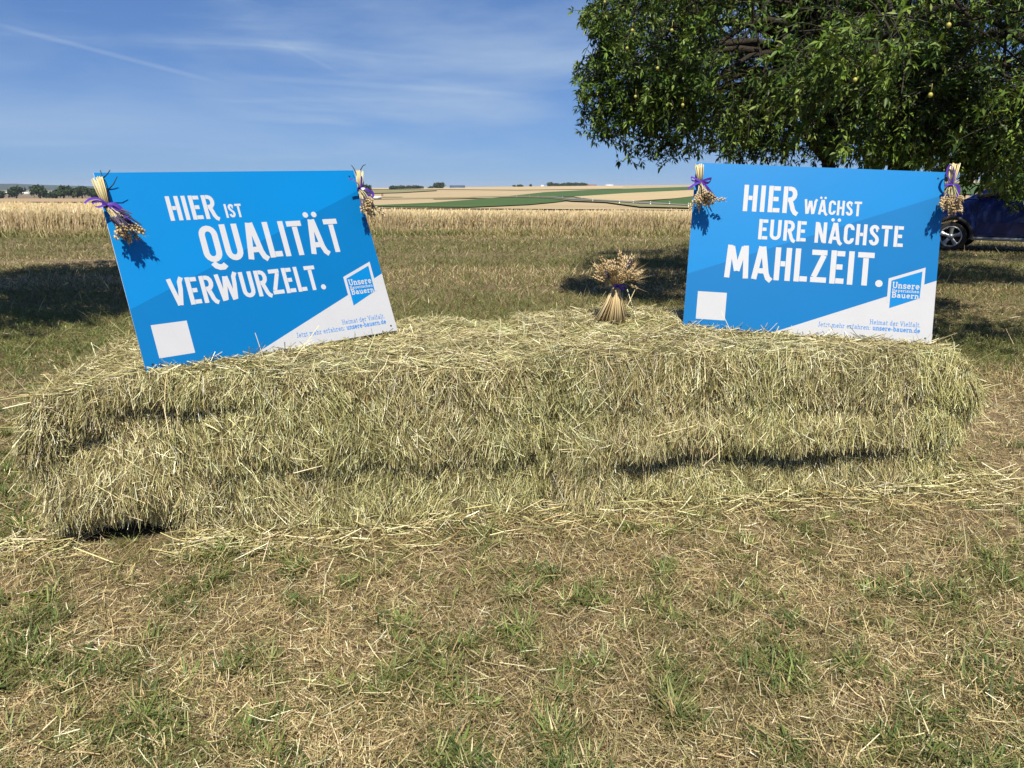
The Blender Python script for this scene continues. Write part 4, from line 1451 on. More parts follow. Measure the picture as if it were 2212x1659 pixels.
class Print:
    """flat printed shapes, each stroke a hair above the last so that none share a plane"""
    def __init__(self, z):
        self.mb, self.z = MB(), z

    def up(self):
        self.k = (getattr(self, 'k', 0) + 1) % 6
        return self.z + 0.00006 * self.k

    def stroke(self, pts, w, m=0):
        p = np.array(pts, float)
        keep = [0] + [i for i in range(1, len(p)) if np.linalg.norm(p[i] - p[i - 1]) > 1e-5]
        p = p[keep]
        if len(p) < 2:
            return
        closed = np.linalg.norm(p[0] - p[-1]) < 1e-6
        t = norm(np.diff(p, axis=0))
        nrm = np.c_[-t[:, 1], t[:, 0]]
        L = []
        for i in range(len(p)):
            if closed and i in (0, len(p) - 1):
                a, b = nrm[-1], nrm[0]
            else:
                a, b = nrm[max(0, i - 1)], nrm[min(len(nrm) - 1, i)]
            mm = a + b
            mm = mm / max(1e-6, np.linalg.norm(mm))
            L.append(mm * min(2.0, 1 / max(0.35, float(mm @ b))))
        L = np.array(L) * w / 2
        z = self.up()
        V = np.empty((2 * len(p), 3))
        V[0::2, :2], V[1::2, :2] = p - L, p + L
        V[:, 2] = z
        i = np.arange(len(p) - 1) * 2
        self.mb.add(V, np.stack((i, i + 2, i + 3, i + 1), 1), m=m)

    def disc(self, x, y, r, m=0, n=20):
        z = self.up()
        V = [(x, y, z)] + [(x + r * math.cos(a), y + r * math.sin(a), z) for a in np.linspace(0, 2 * math.pi, n, endpoint=False)]
        self.mb.add(V, tris=[(0, 1 + i, 1 + (i + 1) % n) for i in range(n)], m=m)

    def poly(self, pts, m=0):
        z = self.up()
        n = len(pts)
        self.mb.add([(x, y, z) for x, y in pts], tris=[(0, i, i + 1) for i in range(1, n - 1)], m=m)

    def headline(self, s, x0, x1, base, cap, track=0.085):
        base_w = 0
        items = []
        for ch in s:
            um = ch in 'ÄÖÜ'
            c = {'Ä': 'A'}.get(ch, ch)
            items.append((c, um, base_w))
            base_w += CAPS[c][0] + track
        base_w -= track
        k = (x1 - x0) / base_w
        pen = 0.158 * (cap * 0.5 + k * 0.5)
        for c, um, off in items:
            for st in CAPS[c][1]:
                self.stroke([(x0 + (off + x) * k, base + y * cap) for x, y in st], pen)
            if c == '.':
                self.disc(x0 + (off + .10) * k, base + 0.085 * cap, 0.105 * cap)
            if um:
                for dx in (.14, .42):
                    self.disc(x0 + (off + dx) * k, base + 1.14 * cap, 0.082 * cap)

    def slab(self, s, x0, x1, base, cap, pen, m=0, track=0.06):
        w = sum(LOW[c][0] + track for c in s) - track
        k = (x1 - x0) / w
        off = 0
        for c in s:
            for st in LOW[c][1]:
                self.stroke([(x0 + (off + x) * k, base + y * cap) for x, y in st], pen * cap, m)
            off += LOW[c][0] + track


def print_white():
    """white ink with little worn specks"""
    m, nt, N, L, b = new_mat('white_ink')
    tc = N.new('ShaderNodeTexCoord')
    n1 = N.new('ShaderNodeTexNoise')
    n1.inputs['Scale'].default_value = 160
    n1.inputs['Detail'].default_value = 2
    n2 = N.new('ShaderNodeTexNoise')
    n2.inputs['Scale'].default_value = 14
    L.new(tc.outputs['Object'], n1.inputs['Vector'])
    L.new(tc.outputs['Object'], n2.inputs['Vector'])
    mul = N.new('ShaderNodeMath')
    mul.operation = 'MULTIPLY'
    L.new(n1.outputs['Fac'], mul.inputs[0])
    L.new(n2.outputs['Fac'], mul.inputs[1])
    mr = N.new('ShaderNodeMapRange')
    mr.inputs['From Min'].default_value = 0.365
    mr.inputs['From Max'].default_value = 0.40
    L.new(mul.outputs[0], mr.inputs['Value'])
    mx = N.new('ShaderNodeMix')
    mx.data_type = 'RGBA'
    mx.inputs['A'].default_value = (0.46, 0.465, 0.495, 1)
    mx.inputs['B'].default_value = (0.42, 0.52, 0.68, 1)
    L.new(mr.outputs['Result'], mx.inputs['Factor'])
    L.new(mx.outputs['Result'], b.inputs['Base Color'])
    b.inputs['Roughness'].default_value = 0.55
    return m


M_bl = plain('sky_blue_print', (0.0, 0.178, 0.48), 0.36, 0.36, noise=(2.2, 0.07))
M_bd = plain('deep_blue_print', (0.0, 0.135, 0.375), 0.36, 0.36, noise=(2.2, 0.07))
M_wh = plain('white_print', (0.445, 0.45, 0.48), 0.5, 0.3, noise=(9.0, 0.05))
M_core = plain('foam_core', (0.7, 0.72, 0.75), 0.6)
M_ink = print_white()
M_txt = plain('blue_small_print', (0.05, 0.22, 0.55), 0.5)
M_hole = plain('screw_hole', (0.012, 0.014, 0.02), 0.7)


def build_sign(pose, label, lines, dg, wt, small, holes):
    root = empty('sign_board')
    root.matrix_world = pose_matrix(pose)
    tag(root, label, 'sign')
    pn = MB()
    t = 0.005
    pn.box(0, BW, 0, BHT, -t, -0.0002, m=3)
    a, b = dg
    wx, wy = wt
    pn.add([(0, a, 0), (BW, b, 0), (BW, BHT, 0), (0, BHT, 0)], [(0, 1, 2, 3)], m=0)
    pn.add([(0, 0, 0), (wx, 0, 0), (BW, wy, 0), (BW, b, 0), (0, a, 0)], tris=[(0, 1, 2), (0, 2, 3), (0, 3, 4)], m=1)
    pn.add([(wx, 0, 0), (BW, 0, 0), (BW, wy, 0)], tris=[(0, 1, 2)], m=2)
    pn.build('panel', [M_bl, M_bd, M_wh, M_core], root, tint=False)
    pr = Print(0.0006)
    for ln in lines:
        pr.headline(*ln)
    pr.mb.build('headline', M_ink, root, tint=False)
    (sx0, sy0) = small
    lg = Print(0.0004)
    lx, ly = sx0, sy0
    lg.poly([(lx, ly + .108), (lx + .166, ly + .171), (lx + .166, ly + .02), (lx, ly - .01)], 0)
    lg.z = 0.0007
    lg.poly([(lx + .014, ly + .098), (lx + .153, ly + .151), (lx + .150, ly + .020), (lx + .014, ly - .037)], 1)
    lg.z = 0.001
    lg.slab('Unsere', lx + .020, lx + .146, ly + .062, .030, .17, 0)
    lg.slab('Bayerischen', lx + .020, lx + .146, ly + .044, .0145, .17, 0)
    lg.slab('Bauern', lx + .020, lx + .146, ly + .016, .026, .18, 0)
    lg.mb.build('logo', [M_wh, M_bl], root, tint=False)
    tx = Print(0.0006)
    bx = lx + .165
    tx.slab('Heimat der Vielfalt.', bx - .236, bx, ly - .122, .024, .10)
    tx.slab('Jetzt mehr erfahren:', bx - .478, bx - .230, ly - .150, .024, .10)
    tx.slab('unsere-bauern.de', bx - .220, bx, ly - .150, .024, .17)
    tx.mb.build('small_print', M_txt, root, tint=False)
    st = Print(0.0006)
    st.poly([(.061, small[2] if len(small) > 2 else .05), (.204, .05), (.204, .19), (.061, .19)], 0)
    st.mb.build('blank_sticker', M_wh, root, tint=False)
    for x, y in holes:
        ho = Print(0.0007)
        ho.disc(x, y, 0.0048, 0, 14)
        ho.mb.build('screw_hole', M_hole, root, tint=False)
    return root


HOLES = [(.032, BHT - .032), (BW - .032, BHT - .032), (.03, .03), (BW - .03, .028)]
build_sign(POSE_L, 'blue sign reading HIER IST QUALITÄT VERWURZELT, leaning on the hay', [
    ('HIER', .247, .452, .624, .109), ('IST', .487, .565, .625, .064),
    ('QUALITÄT', .345, 1.018, .427, .170), ('VERWURZELT.', .165, .868, .254, .120)],
    (.264, .737), (.445, .297), (.972, .193), HOLES)
build_sign(POSE_R, 'blue sign reading HIER WÄCHST EURE NÄCHSTE MAHLZEIT, standing on the hay', [
    ('HIER', .246, .508, .606, .133), ('WÄCHST', .543, .815, .607, .073), ('EURE', .332, .563, .468, .102),
    ('NÄCHSTE', .604, 1.02, .466, .103), ('MAHLZEIT.', .183, .941, .268, .165)],
    (.275, .731), (.425, .312), (.968, .202), HOLES)


# ------------------------------------------------------------------ wheat bunches and sheaf
def ear(mb, p, d, L, col, awn=0.0, fat=1.08):
    """a wheat ear: kernels in two twisted rows, optional awns"""
    d = d / np.linalg.norm(d)
    a = np.cross(d, rand_dir(1)[0])
    a /= np.linalg.norm(a)
    b = np.cross(d, a)
    n = max(8, int(L / 0.0036))
    for i in range(n):
        s = i / n
        r = 0.0062 * fat * (0.55 + 0.45 * math.sin(math.pi * min(1, 0.18 + s * 0.85)))
        an = (i % 2) * math.pi + 0.8 * (i % 3 - 1)
        out = a * math.cos(an) + b * math.sin(an)
        c = p + d * (L * s) + out * r * 0.6
        ax = d * 0.85 + out * 0.5
        ax /= np.linalg.norm(ax)
        l, w = 0.0150 * fat, 0.0050 * fat
        u = np.cross(ax, out)
        u /= max(1e-6, np.linalg.norm(u))
        v = np.cross(ax, u)
        m_ = c + ax * l * 0.42
        cc = np.array(col) * (0.85 + 0.3 * random.random())
        mb.add([c, m_ + u * w, m_ + v * w, m_ - u * w, m_ - v * w, c + ax * l], tris=[(0, 1, 2), (0, 2, 3), (0, 3, 4), (0, 4, 1), (5, 2, 1), (5, 3, 2), (5, 4, 3), (5, 1, 4)], col=cc)
        if awn and random.random() < 0.8:
            e = c + ax * (l + awn * (0.6 + 0.5 * random.random()))
            mb.add([c + ax * l - u * 0.0007, c + ax * l + u * 0.0007, e], tris=[(0, 1, 2)], col=cc * 1.1)


def lavender(mb, p, d, L):
    d = d / np.linalg.norm(d)
    a = np.cross(d, rand_dir(1)[0])
    a /= np.linalg.norm(a)
    b = np.cross(d, a)
    for i in range(int(L / 0.0022)):
        s = (i * 0.0022) / L
        an = i * 2.1
        out = a * math.cos(an) + b * math.sin(an)
        c = p + d * L * s + out * 0.003
        r = 0.0056 * (1.1 - 0.5 * s)
        col = np.array([(0.075, 0.065, 0.12), (0.11, 0.09, 0.17), (0.05, 0.045, 0.08)][i % 3])
        t = d * 0.5 + out
        t /= np.linalg.norm(t)
        u = np.cross(t, d)
        v = np.cross(t, u)
        m_ = c + t * r
        mb.add([c, m_ + u * r, m_ + v * r, m_ - u * r, m_ - v * r, c + t * r * 2.2], tris=[(0, 1, 2), (0, 2, 3), (0, 3, 4), (0, 4, 1), (5, 2, 1), (5, 3, 2), (5, 4, 3), (5, 1, 4)], col=col)


def ribbon(mb, pts, w, wdir, k=10):
    """flat band along a smooth curve through pts"""
    pts = np.array(pts, float)
    t = np.linspace(0, len(pts) - 1, k)
    i = np.clip(t.astype(int), 0, len(pts) - 2)
    f = (t - i)[:, None]
    P0, P1 = pts[np.maximum(i - 1, 0)], pts[i]
    P2, P3 = pts[i + 1], pts[np.minimum(i + 2, len(pts) - 1)]
    c = 0.5 * ((2 * P1) + (-P0 + P2) * f + (2 * P0 - 5 * P1 + 4 * P2 - P3) * f ** 2 + (-P0 + 3 * P1 - 3 * P2 + P3) * f ** 3)
    wd = np.array(wdir, float)
    if wd.ndim == 1:
        wd = np.tile(wd, (k, 1))
    else:
        wd = wd[0] + (wd[1] - wd[0]) * np.linspace(0, 1, k)[:, None]
    wd = norm(wd) * w / 2
    V = np.empty((2 * k, 3))
    V[0::2], V[1::2] = c - wd, c + wd
    j = np.arange(k - 1) * 2
    mb.add(V, np.stack((j, j + 2, j + 3, j + 1), 1))


EARC = [(0.47, 0.35, 0.19), (0.40, 0.29, 0.145), (0.55, 0.43, 0.25), (0.33, 0.235, 0.115)]


def build_bunch(pose, tie, top, spread_top, ears_c, fan, n_st, label, lav=0, bow=(), stray=None, twig=False):
    """a small bunch hung head down on a board corner; all in the board's own frame (x right, y up, z out)"""
    root = empty('wheat_bunch')
    root.matrix_world = pose_matrix(pose, (tie[0], tie[1], 0.03))
    tag(root, label, 'wheat bunch')
    T = np.zeros(3)
    top = np.array([top[0] - tie[0], top[1] - tie[1], 0.0])
    ec = np.array([ears_c[0] - tie[0], ears_c[1] - tie[1], 0.0])
    ax = top / np.linalg.norm(top)
    perp = np.array([ax[1], -ax[0], 0])
    ed = ec / np.linalg.norm(ec)
    ep = np.array([-ed[1], ed[0], 0])
    ms, me = MB(), MB()
    for i in range(n_st):
        u, w = rng.uniform(-1, 1), rng.uniform(-1, 1)
        tp = top * rng.uniform(0.88, 1.04) + perp * u * spread_top + np.array([0, 0, 0.012 + 0.014 * w])
        k = perp * u * 0.009 + np.array([0, 0, 0.008 * w])
        fu = np.clip(u * 0.6 + 0.5 * rng.standard_normal(), -1.2, 1.2)
        L = np.linalg.norm(ec) * rng.uniform(0.62, 1.0)
        e = ed * L + ep * fu * 0.8 * fan * L / np.linalg.norm(ec) + np.array([0, 0, 0.018 + 0.03 * abs(rng.standard_normal())])
        r = rng.uniform(0.0016, 0.0026)
        c = np.array([(0.62, 0.52, 0.29), (0.55, 0.45, 0.23), (0.68, 0.60, 0.38), (0.45, 0.38, 0.18)][i % 4])
        ms.tube([tp, (tp + k) * 0.5 + k * 0.2, k], [r, r, r * 0.9], 6, col=c)
        ms.tube([k, (k + e) * 0.5 + np.array([0, 0, 0.004]), e], [r * 0.8, r * 0.6, r * 0.5], 5, col=c * 0.92)
        dd = (e - k) / np.linalg.norm(e - k) + np.array([0, 0, rng.uniform(-0.1, 0.25)]) + ep * 0.25 * rng.standard_normal()
        if i < n_st - lav:
            ear(me, e, dd, rng.uniform(0.042, 0.064), EARC[i % 4], awn=0.022 if i % 3 == 0 else 0.008)
        else:
            ml = MB()
            lavender(ml, e - ed * 0.02 + np.array([0, 0, 0.012]), dd, rng.uniform(0.055, 0.075))
            ml.build('lavender_sprig', M_straw, root)
    if stray is not None:
        s0, s1 = [np.array([q[0] - tie[0], q[1] - tie[1], q[2]]) for q in stray]
        ms.tube([k * 0, s0 * 0.5, s0], 0.0018, 5, col=(0.5, 0.42, 0.22))
        ear(me, s0, s1 - s0, np.linalg.norm(s1 - s0), EARC[2], awn=0.015)
    ms.build('stalk_bunch', M_straw, root)
    me.build('ear_bunch', M_straw, root)
    mr = MB()
    # knot round the stalks
    kp = [(perp * math.cos(a) * 0.0135 + np.array([0, 0, math.sin(a) * 0.0125 + 0.001])) for a in np.linspace(0, 2 * math.pi, 15)]
    ribbon(mr, kp, 0.012, ax, 24)
    for pts in bow:
        pp = [np.array([0, 0, 0.016])] + [np.array([x, y, z]) for x, y, z in pts]
        dirv = pp[-1] - pp[0]
        wv = np.array([-dirv[1], dirv[0], 0.35 * np.linalg.norm(dirv)])
        ribbon(mr, pp, 0.014, (wv, wv + np.array([0, 0, 0.5 * np.linalg.norm(wv)])), 14)
    mr.build('ribbon', M_ribbon, root, tint=False)
    if twig:
        mt = MB()
        for pts in twig:
            pp = np.array([(x - tie[0], y - tie[1], z) for x, y, z in pts])
            mt.tube(pp, np.linspace(0.0028, 0.0016, len(pp)), 5)
        mt.build('twig', M_bark, root, tint=False)
    return root


LOOP_L = [(-.03, .012, .02), (-.055, .004, .025), (-.04, -.012, .02), (-.008, -.002, .018)]
build_bunch(POSE_L, (.008, .689), (-.004, .800), .022, (.035, .572), .055, 26,
            'wheat and lavender bunch with long ribbon tail, at the left sign\'s outer corner', lav=9,
            bow=([(-.025, .022, .02), (-.06, .018, .03), (-.085, .0, .035)], LOOP_L, [(.02, -.004, .028), (.04, -.022, .03), (.05, -.045, .024), (.02, -.03, .02), (.004, -.004, .018)],
                 [(.025, -.012, .02), (.055, -.06, .022), (.075, -.11, .03), (.09, -.125, .02)]),
            twig=[[(.016, .70, .02), (.02, .77, .012), (.018, .835, .006)], [(.018, .80, .008), (.035, .812, .02), (.048, .826, .03)], [(.02, .745, .01), (.045, .765, .035), (.062, .79, .05)]])
build_bunch(POSE_L, (1.175, .727), (1.194, .822), .020, (1.158, .622), .032, 20,
            'upright wheat bunch with one stray ear, at the left sign\'s inner corner', lav=4,
            bow=([(.006, .03, .025), (.016, .055, .028), (.022, .03, .02), (.008, .005, .018)], [(.02, -.012, .03), (.05, -.03, .03), (.048, -.055, .022), (.022, -.03, .02)],
                 [(-.02, .02, .03), (-.05, .034, .045), (-.075, .034, .05)]),
            stray=((1.215, .625, .03), (1.255, .575, .035)),
            twig=[[(1.178, .80, .01), (1.168, .835, .012), (1.160, .85, .012)], [(1.2, .82, .01), (1.222, .845, .015), (1.24, .852, .015)]])
build_bunch(POSE_R, (.026, .732), (.013, .820), .022, (.044, .642), .045, 25,
            'wheat bunch with neat purple bow, at the right sign\'s inner corner', lav=2,
            bow=([(-.03, .012, .028), (-.048, .016, .03), (-.045, .002, .025), (-.012, -.002, .018)], [(.03, .01, .028), (.05, .012, .03), (.038, -.006, .024), (.01, -.002, .018)],
                 [(-.02, -.012, .025), (-.045, -.03, .028), (-.062, -.042, .03)], [(.022, -.018, .022), (.05, -.05, .024), (.075, -.085, .03)]),
            stray=((.092, .637, .04), (.142, .640, .055)))
build_bunch(POSE_R, (1.204, .771), (1.210, .872), .020, (1.186, .672), .042, 22,
            'wheat bunch with slack ribbon loop, at the right sign\'s outer corner beside the car', lav=4,
            bow=([(-.02, .02, .028), (-.034, .055, .034), (-.018, .09, .03), (.004, .06, .024), (.002, .008, .02)], [(-.02, -.002, .02), (-.03, -.014, .018)],
                 [(.018, -.005, .025), (.03, -.03, .024), (.022, -.075, .02)]))


def build_sheaf():
    p0 = bale_xy(1, 0.475, 0.78)
    base = np.array([0.535, 3.97, 0.735])
    root = empty('wheat_sheaf', base)
    tag(root, 'little standing sheaf of wheat with flared stalks, on the hay between the signs', 'wheat sheaf')
    ms, me = MB(), MB()
    tie = np.array([0.018, 0, 0.19])
    n = 74
    for i in range(n):
        an = 2.4 * i
        r = math.sqrt((i + 0.5) / n)
        foot = np.array([math.cos(an) * 0.090 * r - 0.004, math.sin(an) * 0.07 * r, rng.uniform(-0.01, 0.012)])
        k = tie + np.array([math.cos(an) * 0.016 * r, math.sin(an) * 0.016 * r, 0])
        c = np.array([(0.50, 0.37, 0.19), (0.58, 0.45, 0.25), (0.43, 0.30, 0.145), (0.64, 0.52, 0.31)][i % 4])
        rr = rng.uniform(0.0022, 0.0034)
        ms.tube([foot, (foot + k) * 0.5 + np.array([0, 0, 0.0]) - (foot - tie * [1, 1, 0]) * 0.06, k], [rr * 1.15, rr, rr * 0.9], 6, col=c)
        if i % 4 != 3:
            an2 = an + 0.3
            tilt = 1.0 * r ** 1.1 * rng.uniform(0.85, 1.1)
            d = np.array([math.cos(an2) * math.sin(tilt), math.sin(an2) * math.sin(tilt), math.cos(tilt)])
            L = rng.uniform(0.05, 0.125) * (1 - 0.35 * r)
            e = k + d * L
            ms.tube([k, (k + e) * 0.5 + np.array([0, 0, 0.006]), e], [rr * 0.8, rr * 0.6, rr * 0.5], 5, col=c)
            if i % 14 == 4:
                ml = MB()
                lavender(ml, e, d, 0.06)
                ml.build('lavender_sprig', M_straw, root)
            else:
                ear(me, e, d + np.array([0, 0, -0.1]), rng.uniform(0.055, 0.08), EARC[(i // 2) % 4], awn=0.06 if d[0] > 0.4 else (0.03 if i % 3 == 0 else 0.01))
    for d in ((0.9, -0.1, 0.25), (0.95, 0.1, 0.02), (0.85, -0.35, 0.1), (0.8, -0.2, -0.3), (0.9, 0.2, 0.4)):   # bearded ears nodding out to the right
        d = np.array(d) / np.linalg.norm(d)
        e = tie + d * rng.uniform(0.05, 0.085) + np.array([0, 0, 0.03])
        ms.tube([tie, (tie + e) * 0.5 + np.array([0, 0, 0.015]), e], 0.0016, 5, col=(0.5, 0.38, 0.2))
        ear(me, e, d, 0.05, EARC[0], awn=0.075, fat=0.8)
    ms.build('stalk_bunch', M_straw, root)
    me.build('ear_bunch', M_straw, root)
    mr = MB()
    kp = [tie + np.array([math.cos(a) * 0.021, math.sin(a) * 0.021, 0]) for a in np.linspace(0, 2 * math.pi, 17)]
    ribbon(mr, kp, 0.013, (0, 0, 1), 30)
    f = tie + np.array([0.004, -0.021, 0])
    ribbon(mr, [f, f + (0.02, -0.015, 0.008), f + (0.038, -0.012, -0.004), f + (0.022, -0.008, -0.016), f], 0.012, (0, 0.5, 1), 14)
    ribbon(mr, [f, f + (-0.012, -0.012, 0.006), f + (-0.022, -0.008, -0.006), f], 0.011, (0, 0.5, 1), 12)
    mr.build('ribbon', M_ribbon, root, tint=False)


build_sheaf()


# ------------------------------------------------------------------ car
def build_car():
    yaw = R_(-38)
    wl = Vector((0.86, -0.80, 0))
    Rz = Matrix.Rotation(yaw, 3, 'Z')
    wx = at_px(2055, 508, 18.0)
    org = Vector((wx[0], 18.0, 0)) - Rz @ wl
    root = empty('car', (org.x, org.y, 0), yaw)
    tag(root, 'dark blue car parked in the tree\'s shade behind the right sign', 'car')
    Mp = plain('blue_paint', (0.005, 0.013, 0.085), 0.25, 0.5, coat=0.5)
    Mgl = plain('car_glass', (0.02, 0.028, 0.03), 0.05, 0.6)
    Mk = plain('black_plastic', (0.02, 0.02, 0.021), 0.6)
    Mt = plain('tyre_rubber', (0.022, 0.022, 0.022), 0.85)
    Ma = plain('alloy', (0.36, 0.37, 0.38), 0.35, 0.5, metal=0.6)
    Mg = plain('grey_trim', (0.20, 0.21, 0.22), 0.5)
    wheels = (0.86, 3.53)
    RA = 0.40

    def hw(z):
        return np.interp(z, [0.25, 0.4, 0.7, 0.95, 1.08], [0.82, 0.88, 0.90, 0.885, 0.84])
    # lower body: side outline with wheel arches, lofted across the width
    out = [(0.02, 0.42)]
    bot = [(0.3, 0.30)]
    for w in wheels:
        bot += [(w + RA * math.cos(a), 0.33 + RA * math.sin(a)) for a in np.linspace(math.pi + 0.12, -0.12, 13)]
    bot += [(4.15, 0.36), (4.27, 0.5)]
    topl = [(4.30, 0.75), (4.27, 1.0), (4.1, 1.09), (3.0, 1.08), (1.2, 1.06), (1.0, 1.05), (0.5, 0.99), (0.2, 0.90), (0.06, 0.72)]
    loop = out + bot + topl
    import bmesh
    bm = bmesh.new()
    rows = []
    ins = [(-1, 1.0)]
    nb = len(loop)
    vsL = [bm.verts.new((x, -hw(z), z)) for x, z in loop]
    vsR = [bm.verts.new((x, hw(z), z)) for x, z in loop]
    eL = [bm.edges.new((vsL[i], vsL[(i + 1) % nb])) for i in range(nb)]
    eR = [bm.edges.new((vsR[i], vsR[(i + 1) % nb])) for i in range(nb)]
    bmesh.ops.triangle_fill(bm, use_beauty=True, edges=eL)
    bmesh.ops.triangle_fill(bm, use_beauty=True, edges=eR)
    for i in range(nb):
        bm.faces.new((vsL[i], vsL[(i + 1) % nb], vsR[(i + 1) % nb], vsR[i]))
    bmesh.ops.recalc_face_normals(bm, faces=bm.faces)
    bmesh.ops.bevel(bm, geom=[e for e in bm.edges if len(e.link_faces) == 2 and e.calc_face_angle(0) > 1.0 and abs(e.verts[0].co.y - e.verts[1].co.y) < 0.1], offset=0.03, segments=2, affect='EDGES')
    me = bpy.data.meshes.new('body')
    bm.to_mesh(me)
    bm.free()
    me.materials.append(Mp)
    o = bpy.data.objects.new('body', me)
    COL.objects.link(o)
    o.parent = root
    # cabin
    cb = MB()
    base = [(1.05, 1.055), (4.05, 1.075)]
    roof = [(1.85, 1.60), (2.4, 1.67), (3.2, 1.66), (3.85, 1.58)]
    prof = [base[0]] + roof + [base[1]]

    def cw(z):
        return np.interp(z, [1.05, 1.6, 1.68], [0.835, 0.66, 0.60])
    V = [(x, -cw(z), z) for x, z in prof] + [(x, cw(z), z) for x, z in prof]
    n = len(prof)
    cb.add(V, [(i, i + 1, n + i + 1, n + i) for i in range(n - 1)], tris=[(0, i + 1, i) for i in range(1, n - 1)] + [(n, n + i, n + i + 1) for i in range(1, n - 1)])
    cb.build('cabin', Mp, root, tint=False)
    for s in (-1, 1):
        for quad in ([(1.28, 1.10), (2.38, 1.10), (2.38, 1.56), (1.86, 1.54)], [(2.46, 1.10), (3.35, 1.10), (3.30, 1.56), (2.46, 1.56)], [(3.43, 1.10), (3.86, 1.12), (3.70, 1.52), (3.38, 1.55)]):
            w = MB()
            w.add([(x, s * (cw(z) + 0.012), z) for x, z in quad] + [(x, s * (cw(z) - 0.01), z) for x, z in quad],
                  [(0, 1, 2, 3), (0, 4, 5, 1), (1, 5, 6, 2), (2, 6, 7, 3), (3, 7, 4, 0)])
            w.build('side_window', Mgl, root, tint=False)
    w = MB()
    w.add([(1.10, -0.76, 1.10), (1.10, 0.76, 1.10), (1.80, 0.60, 1.58), (1.80, -0.60, 1.58)], [(0, 1, 2, 3)])
    w.v[-1] += np.array([-0.02, 0, 0.02])
    w.build('windscreen', Mgl, root, tint=False)
    # doors: outlines as shallow raised panels with handles
    for x0, x1 in ((1.34, 2.40), (2.43, 3.28)):
        d = MB()
        zs = np.linspace(0.42, 1.05, 8)
        for i in range(7):
            z0, z1 = zs[i], zs[i + 1]
            d.add([(x0, -hw(z0) - 0.007, z0), (x1, -hw(z0) - 0.007, z0), (x1, -hw(z1) - 0.007, z1), (x0, -hw(z1) - 0.007, z1)], [(0, 1, 2, 3)])
        d.add([(x0, -hw(z) - 0.007, z) for z in zs] + [(x0, -hw(z) + 0.01, z) for z in zs], [(i, i + 1, 9 + i, 8 + i) for i in range(7)])
        d.add([(x1, -hw(z) - 0.007, z) for z in zs] + [(x1, -hw(z) + 0.01, z) for z in zs], [(i, 8 + i, 9 + i, i + 1) for i in range(7)])
        door = d.build('door', Mp, root, smooth_=True, tint=False)
        hb = MB()
        hb.tube([(x1 - 0.28, -0.915, 0.93), (x1 - 0.2, -0.945, 0.935), (x1 - 0.1, -0.945, 0.935), (x1 - 0.04, -0.915, 0.935)], [0.012, 0.018, 0.018, 0.012], 8)
        hb.build('handle', Mp, door, smooth_=True, tint=False)
    s = MB()
    s.box(1.30, 3.10, -0.905, -0.84, 0.27, 0.345)
    s.build('sill', Mg, root, tint=False)
    for w in wheels:
        for sg in (-1, 1):
            a = MB()
            ang = np.linspace(math.pi + 0.1, -0.1, 17)
            V, q = [], []
            for an in ang:
                for rr, yy in ((RA - 0.01, 0.86), (RA - 0.01, 0.925), (RA + 0.065, 0.915), (RA + 0.065, 0.86)):
                    V.append((w + rr * math.cos(an), sg * yy, 0.33 + rr * math.sin(an)))
            for i in range(16):
                for j in range(3):
                    q.append((i * 4 + j, i * 4 + j + 1, i * 4 + 5 + j, i * 4 + 4 + j))
            a.add(V, q)
            a.build('arch_trim', Mg if False else Mk, root, tint=False)
            wh = empty('wheel')
            wh.parent = root
            wh.location = (w, sg * 0.80, 0.335)
            t = MB()
            prof2 = [(0.235, -0.10), (0.30, -0.115), (0.325, -0.10), (0.335, -0.05), (0.335, 0.05), (0.325, 0.10), (0.30, 0.115), (0.235, 0.10)]
            k = 32
            V = [(r * math.cos(2 * math.pi * j / k), y, r * math.sin(2 * math.pi * j / k)) for r, y in prof2 for j in range(k)]
            q = [(i * k + j, i * k + (j + 1) % k, (i + 1) * k + (j + 1) % k, (i + 1) * k + j) for i in range(len(prof2) - 1) for j in range(k)]
            t.add(V, q)
            t.build('tyre', Mt, wh, smooth_=True, tint=False)
            rm = MB()
            prof3 = [(0.24, -0.09), (0.24, -0.105), (0.215, -0.105), (0.21, -0.07), (0.21, 0.09)]
            V = [(r * math.cos(2 * math.pi * j / k), sg * -y, r * math.sin(2 * math.pi * j / k)) for r, y in prof3 for j in range(k)]
            q = [(i * k + j, i * k + (j + 1) % k, (i + 1) * k + (j + 1) % k, (i + 1) * k + j) for i in range(len(prof3) - 1) for j in range(k)]
            rm.add(V, q)
            for j in range(5):
                an = 2 * math.pi * j / 5 + 0.3
                c, s_ = math.cos(an), math.sin(an)
                sp = []
                for yy in (0.10, 0.07):
                    for r, hwid in ((0.03, 0.035), (0.12, 0.036), (0.215, 0.055)):
                        for e in (-1, 1):
                            sp.append((r * c - e * hwid * s_, sg * (yy - (0.015 if r < 0.1 else 0)), r * s_ + e * hwid * c))
                rm.add(sp, [(0, 1, 3, 2), (2, 3, 5, 4), (0, 2, 8, 6), (2, 4, 10, 8), (1, 7, 9, 3), (3, 9, 11, 5)])
            rm.tube([(0, sg * 0.05, 0), (0, sg * 0.098, 0)], 0.06, 14)
            rm.build('rim', Ma, wh, tint=False)
            br = MB()
            br.tube([(0, sg * 0.0, 0), (0, sg * 0.04, 0)], 0.2, 24)
            br.build('brake_disc', Mk, wh, tint=False)
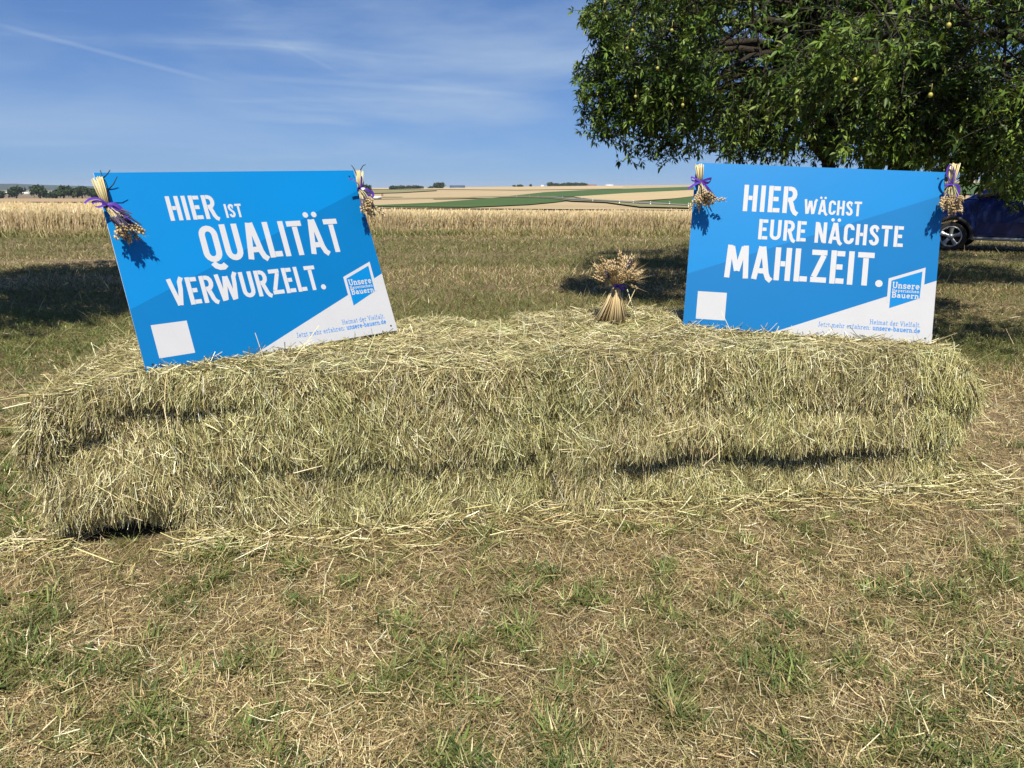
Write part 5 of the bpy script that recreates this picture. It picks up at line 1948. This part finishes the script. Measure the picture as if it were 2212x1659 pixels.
    # front, rear and mirrors
    for s in (-1, 1):
        h = MB()
        h.box(0.03, 0.32, s * 0.62 - 0.16, s * 0.62 + 0.16, 0.72, 0.88)
        h.build('headlight', plain('lamp_glass', (0.6, 0.62, 0.65), 0.1), root, tint=False)
        h = MB()
        h.box(4.18, 4.32, s * 0.70 - 0.1, s * 0.70 + 0.1, 0.75, 1.0)
        h.build('tail_light', plain('red_lens', (0.35, 0.02, 0.02), 0.2), root, tint=False)
        h = MB()
        h.tube([(1.36, s * 0.86, 1.10), (1.36, s * 0.95, 1.13), (1.36, s * 1.04, 1.14), (1.36, s * 1.06, 1.14)], [0.02, 0.07, 0.08, 0.02], 8)
        h.build('wing_mirror', Mk, root, smooth_=True, tint=False)
    b = MB()
    b.box(-0.03, 0.25, -0.72, 0.72, 0.32, 0.52)
    b.build('front_bumper', Mk, root, tint=False)
    b = MB()
    b.box(4.2, 4.36, -0.74, 0.74, 0.38, 0.58)
    b.build('rear_bumper', Mk, root, tint=False)
    for o in root.children_recursive:           # high bonnet and waistline
        if o.type == 'MESH' and o.parent.name.split('.')[0] != 'wheel':
            for v in o.data.vertices:
                v.co.z = float(np.interp(v.co.z, [0.0, 0.74, 1.06, 1.68, 3.0], [0.0, 0.74, 1.20, 1.74, 3.0]))
                if v.co.z > 1.0 and v.co.x < 1.0:
                    v.co.x -= 0.06


build_car()


def build_haze():
    """thin summer air over the whole valley"""
    mb = MB()
    mb.box(-7500, 7500, -60, 9200, -70, 60)
    m = bpy.data.materials.new('thin_air')
    m.use_nodes = True
    nt = m.node_tree
    nt.nodes.clear()
    out = nt.nodes.new('ShaderNodeOutputMaterial')
    v = nt.nodes.new('ShaderNodeVolumePrincipled')
    v.inputs['Color'].default_value = (0.72, 0.82, 1.0, 1)
    v.inputs['Density'].default_value = 0.00008
    v.inputs['Anisotropy'].default_value = 0.0
    nt.links.new(v.outputs[0], out.inputs['Volume'])
    o = mb.build('haze', m, tint=False)
    tag(o, 'thin bluish haze over the distant fields and hills', 'haze', kind='stuff')


build_haze()
